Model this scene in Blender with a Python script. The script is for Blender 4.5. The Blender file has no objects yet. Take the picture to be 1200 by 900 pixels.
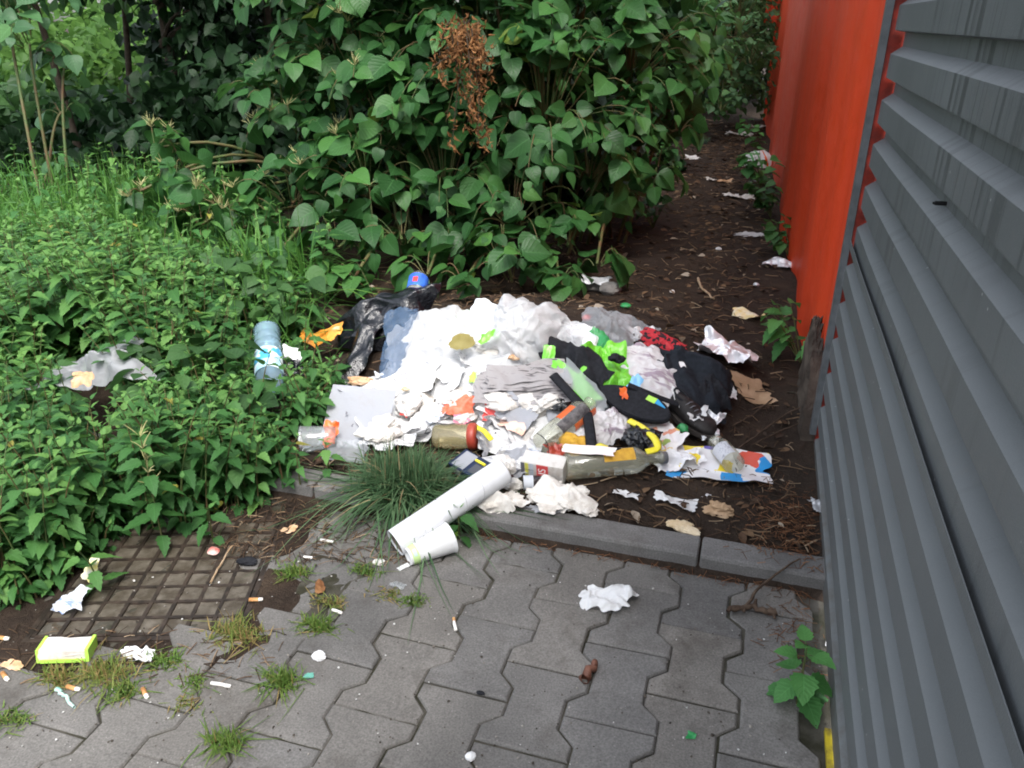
import bpy, bmesh, math, random
import numpy as np
from mathutils import Vector, Matrix

random.seed(7)
RNG = np.random.default_rng(11)
SC = bpy.context.scene
COL = SC.collection
PI = math.pi
R = math.radians

# ------------------------------------------------------------------ camera
CAM = np.array([0.27665, -1.36489, 1.16204])
FPX, PITCH, YAW, ROLL = 934.137, 0.42767, -0.29525, 0.0034
def _axes():
    cy, sy = math.cos(YAW), math.sin(YAW); cp, sp = math.cos(PITCH), math.sin(PITCH)
    fw = np.array([sy*cp, cy*cp, -sp]); rt = np.array([cy, -sy, 0.0]); up = np.cross(rt, fw)
    c, s = math.cos(ROLL), math.sin(ROLL)
    return fw, c*rt+s*up, -s*rt+c*up
FW, RT, UP = _axes()
cd = bpy.data.cameras.new('camera')
cam = bpy.data.objects.new('camera', cd); COL.objects.link(cam)
cd.sensor_width = 36.0; cd.lens = 36.0*FPX/1200.0; cd.clip_start = 0.02; cd.clip_end = 1000
cam.matrix_world = Matrix(((RT[0], UP[0], -FW[0], CAM[0]), (RT[1], UP[1], -FW[1], CAM[1]),
                           (RT[2], UP[2], -FW[2], CAM[2]), (0, 0, 0, 1)))
SC.camera = cam

def sines(x, y, f, seed):
    r = np.random.default_rng(seed); o = 0
    for k in range(5):
        a = r.uniform(0, 2*PI); ff = f*r.uniform(.6, 1.7)
        o = o + np.sin((x*math.cos(a)+y*math.sin(a))*ff*2*PI + r.uniform(0, 6.28))
    return o/3.0

PILE_C, PILE_R, PILE_H = (-0.40, 1.22), (0.78, 0.60), 0.15
def H(x, y):
    """height of the walkable surface (paving, kerb top, soil and the core of the heap)"""
    x = np.asarray(x, float); y = np.asarray(y, float)
    r2 = ((x-PILE_C[0])/PILE_R[0])**2 + ((y-PILE_C[1])/PILE_R[1])**2
    m = PILE_H*np.clip(1-r2, 0, 1)**.8
    soil = .042 + .012*np.clip((y-.3)/1.0, 0, 1) + m + .0018*np.maximum(y-1, 0)
    return np.where(y < .20, 0.0, np.where(y < .285, .045, soil))
def ray(px, py):
    d = FW + RT*(px-600)/FPX - UP*(py-450)/FPX
    return d/np.linalg.norm(d)
def at(px, py, dz=0.0):
    d = ray(px, py); t = .6; last = t
    ts = np.arange(.6, 30, .004)
    P = CAM + d*ts[:, None]
    below = P[:, 2] < H(P[:, 0], P[:, 1]) + dz
    i = int(np.argmax(below)) if below.any() else len(ts)-1
    p = P[i]
    return np.array([p[0], p[1], float(H(p[0], p[1]))+dz])
def atd(px, py, t): return CAM + ray(px, py)*t
def proj(P):
    d = np.atleast_2d(P)-CAM; z = d@FW
    return np.stack([600+FPX*(d@RT)/z, 450-FPX*(d@UP)/z, z], 1)

# ------------------------------------------------------------------ objects
def tag(o, label=None, cat=None, group=None, kind=None):
    if label: o['label'] = label
    if cat: o['category'] = cat
    if group: o['group'] = group
    if kind: o['kind'] = kind
    return o
def thing(name, label, cat, loc=(0, 0, 0), rz=0.0, group=None):
    o = bpy.data.objects.new(name, None); COL.objects.link(o)
    o.location = [float(v) for v in loc]; o.rotation_euler = (0, 0, rz); o.empty_display_size = .05
    return tag(o, label, cat, group)
def link_mesh(name, me, m, parent=None, loc=None):
    if m: me.materials.append(m)
    o = bpy.data.objects.new(name, me); COL.objects.link(o)
    if parent is not None: o.parent = parent
    if loc is not None: o.location = [float(v) for v in loc]
    return o
def mesh_quads(name, V, Q, m, parent=None, loc=None, uv=None, rnd=None, smooth=True):
    V = np.asarray(V, np.float32); Q = np.asarray(Q, np.int32)
    me = bpy.data.meshes.new(name)
    me.vertices.add(len(V)); me.vertices.foreach_set('co', V.ravel())
    k = Q.shape[1]
    me.loops.add(Q.size); me.loops.foreach_set('vertex_index', Q.ravel())
    me.polygons.add(len(Q)); me.polygons.foreach_set('loop_start', np.arange(0, Q.size, k, dtype=np.int32))
    if uv is not None:
        l = me.uv_layers.new(name='UVMap'); l.data.foreach_set('uv', np.asarray(uv, np.float32)[Q.ravel()].ravel())
    if rnd is not None:
        a = me.attributes.new('rnd', 'FLOAT', 'POINT'); a.data.foreach_set('value', np.asarray(rnd, np.float32))
    me.update(calc_edges=True)
    me.polygons.foreach_set('use_smooth', np.full(len(Q), smooth))
    me.validate()
    return link_mesh(name, me, m, parent, loc)
def mesh_poly(name, V, F, m, parent=None, loc=None, smooth=False):
    me = bpy.data.meshes.new(name); me.from_pydata([tuple(map(float, v)) for v in V], [], F); me.update()
    for p in me.polygons: p.use_smooth = smooth
    return link_mesh(name, me, m, parent, loc)
class Acc:
    def __init__(s): s.V = []; s.Q = []; s.U = []; s.R = []; s.n = 0
    def add(s, V, Q, U=None, r=None):
        V = np.asarray(V, float); s.V.append(V); s.Q.append(np.asarray(Q)+s.n); s.n += len(V)
        s.U.append(np.full((len(V), 2), .5) if U is None else U)
        s.R.append(np.full(len(V), .5 if r is None else r) if np.isscalar(r) or r is None else r)
    def leaves(s, T, P, D, N, S, rnd):
        """copies of leaf template T at P, pointing along D, facing N, scaled by S"""
        if len(P) == 0: return
        V, Q, U = T; n = len(P); k = len(V)
        D = D/np.linalg.norm(D, axis=1, keepdims=True)
        X = np.cross(D, N); X /= np.linalg.norm(X, axis=1, keepdims=True)+1e-9
        Z = np.cross(X, D)
        S = np.asarray(S, float)[:, None, None]
        W = (V[None, :, 0:1]*X[:, None, :]+V[None, :, 1:2]*D[:, None, :]+V[None, :, 2:3]*Z[:, None, :])*S + P[:, None, :]
        q = (Q[None]+np.arange(n)[:, None, None]*k).reshape(-1, 4)
        s.add(W.reshape(-1, 3), q, np.tile(U, (n, 1)), np.repeat(rnd, k))
    def tube(s, pts, rad, seg=5, r=.5):
        pts = np.asarray(pts, float); n = len(pts)
        rad = np.full(n, rad) if np.isscalar(rad) else np.asarray(rad)
        T = np.gradient(pts, axis=0); T /= np.linalg.norm(T, axis=1, keepdims=True)+1e-9
        ref = np.array([0, 0, 1.0]) if abs(T[0][2]) < .9 else np.array([1.0, 0, 0])
        A = np.cross(T, ref); A /= np.linalg.norm(A, axis=1, keepdims=True)+1e-9; B = np.cross(T, A)
        th = np.arange(seg)*2*PI/seg
        V = pts[:, None]+rad[:, None, None]*(np.cos(th)[None, :, None]*A[:, None]+np.sin(th)[None, :, None]*B[:, None])
        i = np.arange(n-1)[:, None]*seg; j = np.arange(seg)[None]; j2 = (j+1) % seg
        Q = np.stack([i+j, i+j2, i+seg+j2, i+seg+j], -1).reshape(-1, 4)
        U = np.stack([np.tile(np.arange(seg)/seg, n), np.repeat(np.linspace(0, 1, n), seg)], 1)
        s.add(V.reshape(-1, 3), Q, U, r)
    def build(s, name, m, parent=None, origin=(0, 0, 0), smooth=True, loc=None):
        V = np.concatenate(s.V)-np.asarray(origin, float)
        return mesh_quads(name, V, np.concatenate(s.Q), m, parent, loc, np.concatenate(s.U), np.concatenate(s.R), smooth)
def bez(p0, p1, p2, n):
    t = np.linspace(0, 1, n)[:, None]
    return (1-t)**2*np.asarray(p0)+2*t*(1-t)*np.asarray(p1)+t*t*np.asarray(p2)

# ------------------------------------------------------------------ materials
class NB:
    def __init__(s, name):
        s.m = bpy.data.materials.new(name); s.m.use_nodes = True
        s.t = s.m.node_tree; s.n = s.t.nodes; s.l = s.t.links; s.n.clear()
        s.out = s.n.new('ShaderNodeOutputMaterial')
    def new(s, typ, **kw):
        x = s.n.new(typ)
        for k, v in kw.items(): setattr(x, k, v)
        return x
    def link(s, a, b): s.l.new(a, b)
    def coord(s, kind='Object'):
        return s.new('ShaderNodeTexCoord').outputs[kind]
    def noise(s, scale, detail=4, rough=.55, vec=None, dist=0):
        x = s.new('ShaderNodeTexNoise'); x.inputs['Scale'].default_value = scale
        x.inputs['Detail'].default_value = detail; x.inputs['Roughness'].default_value = rough
        x.inputs['Distortion'].default_value = dist
        s.link(vec if vec is not None else s.coord(), x.inputs['Vector']); return x.outputs['Fac']
    def voro(s, scale, feature='F1', out='Distance', vec=None, metric=None):
        x = s.new('ShaderNodeTexVoronoi'); x.feature = feature
        if metric: x.distance = metric
        x.inputs['Scale'].default_value = scale
        s.link(vec if vec is not None else s.coord(), x.inputs['Vector']); return x.outputs[out]
    def ramp(s, fac, stops, interp='LINEAR'):
        x = s.new('ShaderNodeValToRGB'); x.color_ramp.interpolation = interp
        e = x.color_ramp.elements
        while len(e) < len(stops): e.new(.5)
        for a, (p, c) in zip(e, stops):
            a.position = p; a.color = (c, c, c, 1) if np.isscalar(c) else (*c, 1)
        s.link(fac, x.inputs['Fac']); return x.outputs['Color']
    def mix(s, fac, a, b, mode='MIX'):
        x = s.new('ShaderNodeMix'); x.data_type = 'RGBA'; x.blend_type = mode
        for v, i in ((fac, 0), (a, 6), (b, 7)):
            if hasattr(v, 'links') or hasattr(v, 'is_linked'): s.link(v, x.inputs[i])
            elif i == 0: x.inputs[0].default_value = v
            else: x.inputs[i].default_value = (*v, 1)
        return x.outputs[2]
    def math(s, op, a, b=None, c=None):
        x = s.new('ShaderNodeMath'); x.operation = op
        for i, v in enumerate((a, b, c)):
            if v is None: continue
            if hasattr(v, 'is_linked'): s.link(v, x.inputs[i])
            else: x.inputs[i].default_value = v
        return x.outputs[0]
    def attr(s, name):
        x = s.new('ShaderNodeAttribute'); x.attribute_name = name; return x.outputs['Fac']
    def bump(s, h, strength=.4, dist=.01):
        x = s.new('ShaderNodeBump'); x.inputs['Strength'].default_value = strength; x.inputs['Distance'].default_value = dist
        s.link(h, x.inputs['Height']); return x.outputs['Normal']
    def bsdf(s, col=None, rough=.6, spec=.5, metal=0, normal=None, sheen=0):
        x = s.new('ShaderNodeBsdfPrincipled')
        for v, i in ((col, 'Base Color'), (rough, 'Roughness'), (metal, 'Metallic'), (spec, 'Specular IOR Level')):
            if v is None: continue
            if hasattr(v, 'is_linked'): s.link(v, x.inputs[i])
            else: x.inputs[i].default_value = (*v, 1) if i == 'Base Color' else v
        if normal is not None: s.link(normal, x.inputs['Normal'])
        return x
    def done(s, sh):
        s.link(sh.outputs[0], s.out.inputs['Surface']); return s.m
    def mixsh(s, fac, a, b):
        x = s.new('ShaderNodeMixShader')
        if hasattr(fac, 'is_linked'): s.link(fac, x.inputs[0])
        else: x.inputs[0].default_value = fac
        s.link(a.outputs[0], x.inputs[1]); s.link(b.outputs[0], x.inputs[2]); return x

def plain(name, col, rough=.6, spec=.4, col2=None, scale=20, metal=0, bscale=None, bstr=.3, bdist=.004, lo=.4, hi=.65, trans=0):
    b = NB(name); c = col
    if col2 is not None:
        c = b.ramp(b.noise(scale, 5, .6), [(lo, col), (hi, col2)])
    nrm = b.bump(b.noise(bscale, 4, .6), bstr, bdist) if bscale else None
    sh = b.bsdf(c, rough, spec, metal, nrm)
    if trans:
        tr = b.new('ShaderNodeBsdfTranslucent')
        if hasattr(c, 'is_linked'): b.link(c, tr.inputs['Color'])
        else: tr.inputs['Color'].default_value = (*c, 1)
        sh = b.mixsh(trans, sh, tr)
    return b.done(sh)
def clear(name, tint=(.9, .95, .95), body=.12, bodycol=(.7, .75, .75), rough=.12, bscale=60, bstr=.3):
    """thin clear plastic or glass: mostly see-through, brighter and glossier where seen at a slant"""
    b = NB(name)
    nrm = b.bump(b.noise(bscale, 3, .5), bstr, .003)
    tr = b.new('ShaderNodeBsdfTransparent'); tr.inputs['Color'].default_value = (*tint, 1)
    di = b.bsdf(bodycol, .35, .5, 0, nrm)
    gl = b.new('ShaderNodeBsdfGlossy'); gl.inputs['Roughness'].default_value = rough; b.link(nrm, gl.inputs['Normal'])
    lw = b.new('ShaderNodeLayerWeight'); lw.inputs['Blend'].default_value = .35; b.link(nrm, lw.inputs['Normal'])
    f = b.math('MULTIPLY_ADD', lw.outputs['Fresnel'], .55, .03)
    base = b.mixsh(body, tr, di)
    return b.done(b.mixsh(f, base, gl))
def leafmat(name, dark, mid, light, rough=.45, veins=7.0, vein=.35, trans=.25, spec=.26, spot=None):
    b = NB(name)
    uv = b.coord('UV'); sep = b.new('ShaderNodeSeparateXYZ'); b.link(uv, sep.inputs[0])
    u = b.math('ABSOLUTE', b.math('MULTIPLY_ADD', sep.outputs[0], 2.0, -1.0)); v = sep.outputs[1]
    w = b.math('FRACT', b.math('MULTIPLY', b.math('MULTIPLY_ADD', u, -.30, v), veins))
    side = b.math('SUBTRACT', 1.0, b.math('MULTIPLY', b.math('ABSOLUTE', b.math('SUBTRACT', w, .5)), 9.0))
    rib = b.math('SUBTRACT', 1.0, b.math('MULTIPLY', u, 14.0))
    vn = b.math('MAXIMUM', b.math('MULTIPLY', b.math('MAXIMUM', side, 0.0), .6), b.math('MAXIMUM', rib, 0.0))
    rnd = b.attr('rnd')
    base = b.ramp(rnd, [(0, dark), (.5, mid), (.93, light), (1, spot or light)])
    nz = b.noise(25, 3, .6)
    base = b.mix(b.math('MULTIPLY', nz, .35), base, tuple(x*.55 for x in mid))
    col = b.mix(b.math('MULTIPLY', vn, vein), base, tuple(min(1, x*2.2+.02) for x in mid))
    puff = b.math('SINE', b.math('MULTIPLY', w, 2*PI))
    h = b.math('ADD', b.math('MULTIPLY', vn, -.6), b.math('MULTIPLY', puff, .25))
    nrm = b.bump(h, .35, .004)
    rg = b.math('MULTIPLY_ADD', b.noise(9, 2, .5), .3, rough-.12)
    sh = b.bsdf(col, rg, spec, 0, nrm)
    tr = b.new('ShaderNodeBsdfTranslucent'); b.link(b.mix(.5, col, tuple(min(1, x*1.6) for x in light)), tr.inputs['Color'])
    return b.done(b.mixsh(trans, sh, tr))

def m_concrete(name, base, per=False, sc=1.0):
    b = NB(name); co = b.coord()
    big = b.noise(3.0*sc, 4, .6, co); mid = b.noise(22*sc, 4, .65, co); fine = b.noise(260*sc, 2, .6, co)
    c = b.ramp(big, [(.3, tuple(x*.72 for x in base)), (.55, base), (.8, tuple(x*1.22 for x in base))])
    c = b.mix(b.math('MULTIPLY', mid, .55), c, tuple(x*.55 for x in base))
    c = b.mix(.5, c, b.ramp(fine, [(.3, .25), (.7, .8)]), 'OVERLAY')
    speck = b.ramp(b.voro(150*sc, vec=co), [(0, 1), (.10, 1), (.16, 0)])
    sel = b.ramp(b.noise(95*sc, 1, .5, co), [(.58, 0), (.66, 1)])
    c = b.mix(b.math('MULTIPLY', b.math('MULTIPLY', speck, sel), .55), c, (.5, .49, .46))
    if per:
        c = b.mix(1.0, c, b.ramp(b.attr('rnd'), [(0, (.90, .91, .93)), (.5, (1, 1, 1)), (1, (1.09, 1.06, 1.02))]), 'MULTIPLY')
    dirt = b.ramp(b.noise(5.5*sc, 5, .7, co), [(.52, 0), (.72, 1)])
    c = b.mix(b.math('MULTIPLY', dirt, .6), c, (.062, .052, .042))
    wear = b.ramp(b.noise(1.6*sc, 5, .65, co), [(.35, .75), (.65, 1.12)])
    c = b.mix(1.0, c, wear, 'MULTIPLY')
    h = b.math('ADD', b.math('MULTIPLY', fine, .5), mid)
    rg = b.ramp(big, [(.35, .55), (.6, .85)])
    return b.done(b.bsdf(c, rg, .35, 0, b.bump(h, .5, .003)))

def m_soil():
    b = NB('soil'); co = b.coord()
    c = b.ramp(b.noise(6, 6, .65, co), [(.3, (.016, .0105, .0075)), (.55, (.034, .022, .0150)), (.75, (.060, .041, .027))])
    c = b.mix(b.ramp(b.noise(70, 4, .7, co), [(.5, 0), (.75, .7)]), c, (.055, .04, .028))
    ch = b.ramp(b.voro(45, vec=co), [(0, 1), (.12, 1), (.2, 0)])
    sel = b.ramp(b.noise(30, 1, .5, co), [(.6, 0), (.68, 1)])
    c = b.mix(b.math('MULTIPLY', b.math('MULTIPLY', ch, sel), .6), c, (.17, .14, .10))
    h = b.math('ADD', b.noise(35, 6, .7, co), b.math('MULTIPLY', b.noise(140, 3, .7, co), .4))
    return b.done(b.bsdf(c, .85, .25, 0, b.bump(h, .9, .012)))

def m_wall(name, col, streak=.7):
    b = NB(name); co = b.coord(); geo = b.new('ShaderNodeNewGeometry')
    # rain streaks running straight down the cladding
    mp = b.new('ShaderNodeMapping'); mp.inputs['Scale'].default_value = (1, 55, .4); b.link(co, mp.inputs['Vector'])
    st = b.ramp(b.noise(1.0, 3, .7, mp.outputs[0]), [(.55, 0), (.58, 1)])
    part = b.ramp(b.noise(2.2, 2, .5, co), [(.36, 0), (.55, 1)])
    c = b.ramp(b.noise(2.5, 4, .6, co), [(.3, tuple(x*.85 for x in col)), (.7, tuple(x*1.15 for x in col))])
    c = b.mix(b.math('MULTIPLY', b.noise(330, 2, .6, co), .5), c, tuple(x*.6 for x in col))
    c = b.mix(b.math('MULTIPLY', b.math('MULTIPLY', st, part), streak), c, tuple(x*.3 for x in col))
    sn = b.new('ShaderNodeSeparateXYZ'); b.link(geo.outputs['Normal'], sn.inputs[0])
    up = b.ramp(b.math('MULTIPLY', sn.outputs[2], b.math('MULTIPLY_ADD', b.noise(9, 4, .7, co), .6, .7)), [(.25, 0), (.7, .38)])  # paler on upward-facing rib slopes: their skylight put into the colour
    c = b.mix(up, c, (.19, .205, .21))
    dust = b.ramp(b.noise(18, 5, .75, co), [(.55, 0), (.8, .35)])
    c = b.mix(dust, c, (.16, .155, .145))
    sx = b.new('ShaderNodeSeparateXYZ'); b.link(co, sx.inputs[0])
    low = b.math('SUBTRACT', 1.0, b.math('MULTIPLY', sx.outputs[2], 3.2))
    mud = b.ramp(b.math('MULTIPLY', b.math('MAXIMUM', low, 0.0), b.noise(26, 6, .75, co)), [(.30, 0), (.52, .55)])
    c = b.mix(mud, c, (.085, .07, .052))
    sp = b.ramp(b.voro(22, vec=co), [(0, 1), (.03, 1), (.05, 0)])
    c = b.mix(b.math('MULTIPLY', sp, .6), c, (.5, .5, .47))
    nrm = b.bump(b.noise(420, 2, .6, co), .25, .002)
    return b.done(b.bsdf(c, .55, .4, 0, nrm))
def m_red():
    b = NB('red_paint'); co = b.coord()
    mp = b.new('ShaderNodeMapping'); mp.inputs['Scale'].default_value = (1, 5, .35); b.link(co, mp.inputs['Vector'])
    c = b.ramp(b.noise(1.5, 5, .6, mp.outputs[0]), [(.3, (.66, .050, .010)), (.6, (.71, .058, .012)), (.8, (.75, .066, .014))])
    grime = b.ramp(b.noise(3.5, 6, .7, co), [(.60, 0), (.85, .25)])
    c = b.mix(grime, c, (.12, .025, .015))
    sp = b.ramp(b.voro(28, vec=co), [(0, 1), (.05, 1), (.075, 0)])
    sel = b.ramp(b.noise(4, 2, .5, co), [(.5, 0), (.6, 1)])
    c = b.mix(b.math('MULTIPLY', b.math('MULTIPLY', sp, sel), .7), c, (.6, .4, .33))
    return b.done(b.bsdf(c, b.ramp(b.noise(12, 4, .6, co), [(.3, .45), (.7, .7)]), .4, 0, b.bump(b.noise(200, 3, .6, co), .2, .002)))

def m_paper(name, col, stain=.25, staincol=(.35, .27, .18), print_=None, pscale=60):
    b = NB(name); co = b.coord()
    c = b.mix(b.math('MULTIPLY', b.ramp(b.noise(14, 5, .7, co), [(.5, 0), (.75, 1)]), stain), col, staincol)
    if print_:
        mp = b.new('ShaderNodeMapping'); mp.inputs['Scale'].default_value = (.35, 2.2, 1); b.link(co, mp.inputs['Vector'])
        k = b.math('MULTIPLY', b.ramp(b.noise(pscale, 2, .6, mp.outputs[0]), [(.54, 0), (.6, 1)]),
                   b.ramp(b.noise(11, 2, .5, co), [(.42, 0), (.55, 1)]))
        c = b.mix(b.math('MULTIPLY', k, .8), c, print_)
    nrm = b.bump(b.noise(75, 4, .65, co), .35, .004)
    sh = b.bsdf(c, .75, .25, 0, nrm); tr = b.new('ShaderNodeBsdfTranslucent'); b.link(c, tr.inputs['Color'])
    return b.done(b.mixsh(.22, sh, tr))
def m_film(name, col, alpha=.45, rough=.25):
    """thin plastic film: partly see-through, with glossy folds"""
    b = NB(name); co = b.coord()
    nrm = b.bump(b.noise(38, 4, .6, co, 1.0), .55, .01)
    d = b.bsdf(col, rough, .6, 0, nrm); t = b.new('ShaderNodeBsdfTranslucent'); t.inputs['Color'].default_value = (*col, 1)
    tp = b.new('ShaderNodeBsdfTransparent')
    return b.done(b.mixsh(alpha, b.mixsh(.35, d, t), tp))
def m_cells(name, stops, scale=18, rough=.4, metric='CHEBYCHEV'):
    b = NB(name); co = b.coord()
    v = b.voro(scale, out='Color', vec=co, metric=metric); s = b.new('ShaderNodeSeparateColor'); b.link(v, s.inputs[0])
    return b.done(b.bsdf(b.ramp(s.outputs[0], stops, 'CONSTANT'), rough, .5, 0, b.bump(b.noise(50, 3, .6, co), .2, .003)))
# ------------------------------------------------------------------ world and light
w = bpy.data.worlds.new('World'); SC.world = w; w.use_nodes = True
nt = w.node_tree; nt.nodes.clear()
sky = nt.nodes.new('ShaderNodeTexSky'); sky.sky_type = 'NISHITA'; sky.sun_disc = False
SUN_EL, SUN_AZ = R(58), R(150)          # azimuth clockwise from +Y
sky.sun_elevation = SUN_EL; sky.sun_rotation = SUN_AZ; sky.dust_density = 3.0; sky.air_density = 1.0
hs = nt.nodes.new('ShaderNodeHueSaturation'); hs.inputs['Saturation'].default_value = .38
bg = nt.nodes.new('ShaderNodeBackground'); bg.inputs['Strength'].default_value = .15
wo = nt.nodes.new('ShaderNodeOutputWorld')
nt.links.new(sky.outputs[0], hs.inputs['Color']); nt.links.new(hs.outputs[0], bg.inputs[0]); nt.links.new(bg.outputs[0], wo.inputs[0])
sl = bpy.data.lights.new('sun', 'SUN'); sl.energy = 1.2; sl.angle = R(22); sl.color = (1, .97, .92)
so = bpy.data.objects.new('sun', sl); COL.objects.link(so)
sd = Vector((math.sin(SUN_AZ)*math.cos(SUN_EL), math.cos(SUN_AZ)*math.cos(SUN_EL), math.sin(SUN_EL)))
so.rotation_euler = sd.to_track_quat('Z', 'Y').to_euler(); so.location = (0, -3, 8)
SC.view_settings.view_transform = 'Standard'; SC.view_settings.look = 'None'
SC.view_settings.exposure = 1.58; SC.view_settings.gamma = 1.0
SC.render.engine = 'CYCLES'
SC.cycles.use_denoising = True; SC.cycles.max_bounces = 8; SC.cycles.transparent_max_bounces = 24
SC.cycles.diffuse_bounces = 3; SC.cycles.glossy_bounces = 3; SC.cycles.transmission_bounces = 6
SC.cycles.filter_width = 1.9

# ------------------------------------------------------------------ ground sheet
MAN_C = np.array([-.916, -.165]); MAN_A = R(19); MAN_S = .21
def in_manhole(x, y, pad=0):
    dx, dy = x-MAN_C[0], y-MAN_C[1]; c, s = math.cos(MAN_A), math.sin(MAN_A)
    return max(abs(dx*c+dy*s), abs(-dx*s+dy*c)) < MAN_S+pad
def graded(lo, hi, a, b, fine, outer):
    mid = np.arange(a, b+1e-6, fine)
    l = a-np.geomspace(fine, a-lo, outer)[::-1]; h = b+np.geomspace(fine, hi-b, outer)
    return np.concatenate([l, mid, h])
gx = graded(-300, 300, -3.2, 1.2, .028, 22); gy = graded(-300, 400, -2.2, 4.0, .028, 26)
XX, YY = np.meshgrid(gx, gy)
Z = H(XX, YY)-.004
n = .008*sines(XX, YY, 1.7, 1)+.004*sines(XX, YY, 6, 2)+.0022*sines(XX, YY, 17, 3)
Z = np.where(YY > .30, Z+n*np.clip((YY-.30)/.1, .25, 1), np.where(YY > .2, .02, -.0085+.0022*sines(XX, YY, 9, 4)))
# beside the tin wall the ground runs level under it
V = np.stack([XX.ravel(), YY.ravel(), Z.ravel()], 1)
nx, ny = len(gx), len(gy)
i = np.arange(ny-1)[:, None]*nx; j = np.arange(nx-1)[None]
Q = np.stack([i+j, i+j+1, i+nx+j+1, i+nx+j], -1).reshape(-1, 4)
MSOIL = m_soil()
tag(mesh_quads('ground', V, Q, MSOIL), kind='structure')
# sand and dirt packed in the joints of the paving
MSAND = plain('joint_sand', (.030, .029, .018), .9, .2, (.085, .078, .066), 14, 0, 120, .6, .004)
jx, jy = np.meshgrid(np.linspace(-3.6, .53, 260), np.linspace(-2.2, .198, 150))
jz = -.0058+.0016*sines(jx, jy, 9, 4)+.001*sines(jx, jy, 23, 6)
ji = np.arange(149)[:, None]*260; jj = np.arange(259)[None]
tag(mesh_quads('joint_sand', np.stack([jx.ravel(), jy.ravel(), jz.ravel()], 1), np.stack([ji+jj, ji+jj+1, ji+260+jj+1, ji+260+jj], -1).reshape(-1, 4), MSAND), kind='structure')

# ------------------------------------------------------------------ pavers
MPAVE = m_concrete('paving_concrete', (.176, .168, .157), per=True)
half = [(-.1, 1), (-.066, 1), (-.036, 0), (.036, 0), (.066, 1), (.1, 1)]
PW = [.0695+.0165, .0695-.0165]
V, F, RN = [], [], []
pr = random.Random(5)
for c in range(-26, 5):
    for r in range(-10, 2):
        cx = c*.139+.0; cy = .2*r+(.1 if c % 2 == 0 else 0)
        if in_manhole(cx, cy, .035) or cx > .535: continue
        out = [(PW[1-k], y) for y, k in half]+[(-PW[1-k], y) for y, k in half[::-1]]
        dz = pr.gauss(0, .0013); tx, ty = pr.gauss(0, .006), pr.gauss(0, .006)
        ang = pr.gauss(0, .006); ox, oy = pr.gauss(0, .0008), pr.gauss(0, .0008)
        if cx < -.35: dz += pr.gauss(0, .002); ang += pr.gauss(0, .012)
        rn = pr.random(); ca, sa = math.cos(ang), math.sin(ang)
        def ring(inset, z):
            o = []
            for (x, y) in out:
                xx = x-math.copysign(inset, x); yy = y-math.copysign(inset, y)*(1 if abs(y) > .09 else 0)
                gxx, gyy = cx+xx*ca-yy*sa+ox, cy+xx*sa+yy*ca+oy
                if gyy > .192: gyy = .192-(.002 if inset > .004 else 0)   # cut blocks against the kerb
                o.append((gxx, gyy, z+dz+xx*tx+yy*ty))
            return o
        if cy-.1 > .16: continue
        base = len(V)
        rings = [ring(.0065, .0), ring(.0045, -.0006), ring(.0014, -.0045), ring(.0008, -.03)]
        for g in rings: V += g; RN += [rn]*len(g)
        k = len(out)
        F.append(list(range(base, base+k))[::1])
        for q in range(3):
            for a in range(k):
                b2 = (a+1) % k
                F.append([base+q*k+a, base+(q+1)*k+a, base+(q+1)*k+b2, base+q*k+b2])
pv = mesh_poly('pavement', V, F, MPAVE); tag(pv, kind='structure')
a = pv.data.attributes.new('rnd', 'FLOAT', 'POINT'); a.data.foreach_set('value', np.array(RN, np.float32))
# kerb: separate stones one metre long with rounded arrises, cut through by open joints
MKERB = m_concrete('kerb_concrete', (.165, .16, .155))
A = Acc()
xs_j = [-4.75, -3.748, -2.748, -1.748, -.748, .252, .56]
for x0, x1 in zip(xs_j[:-1], xs_j[1:]):
    prof = [(.200, -.06), (.200, .038), (.203, .0435), (.209, .046), (.272, .047), (.279, .044), (.281, .036), (.281, -.06)]
    xs = [x0+.0025, x0+.006]+list(np.linspace(x0+.05, x1-.05, 9))+[x1-.006, x1-.0025]
    rows = []
    for ii, x in enumerate(xs):
        e = .0035 if ii in (0, len(xs)-1) else 0
        rows.append([(x, y+(e if y < .24 else -e)+.0006*math.sin(x*31+z*40), z-e+(.0006*math.sin(x*23+y*50) if z > 0 else 0)) for y, z in prof])
    Vk = np.array(rows).reshape(-1, 3); k = len(prof)
    q = [(a*k+b, a*k+b+1, (a+1)*k+b+1, (a+1)*k+b) for a in range(len(xs)-1) for b in range(k-1)]
    A.add(Vk, [x[::-1] for x in q])
    for a in (0, len(xs)-1):
        o = a*k
        A.add(Vk[o:o+k], [(0, 1, 6, 7), (1, 2, 5, 6), (2, 3, 4, 5)])
tag(A.build('kerb', MKERB, smooth=False), kind='structure')

# ------------------------------------------------------------------ manhole cover
mh = thing('manhole_cover', 'square rusty metal manhole cover with a raised grid, half hidden by the nettles', 'manhole cover', (*MAN_C, -.004), MAN_A)
MRUST = plain('wet_iron', (.030, .023, .019), .45, .5, (.075, .054, .042), 30, .35, 90, .4, .002)
MMUD = plain('mud_infill', (.055, .044, .031), .45, .45, (.120, .104, .083), 22, 0, 70, .6, .004)
def boxes(bl):
    V, F = [], []
    for (x0, x1, y0, y1, z0, z1) in bl:
        b = len(V); V += [(x, y, z) for z in (z0, z1) for (x, y) in ((x0, y0), (x1, y0), (x1, y1), (x0, y1))]
        F += [[b+4, b+5, b+6, b+7], [b+3, b+2, b+1, b]]+[[b+i_, b+(i_+1) % 4, b+4+(i_+1) % 4, b+4+i_] for i_ in range(4)]
    return V, F
S_ = .205; bl = []
nc = 8; st = 2*S_/nc
for k in range(nc+1):
    p_ = -S_+k*st; bl.append((p_-.0042, p_+.0042, -S_, S_, -.006, .0045))
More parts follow.
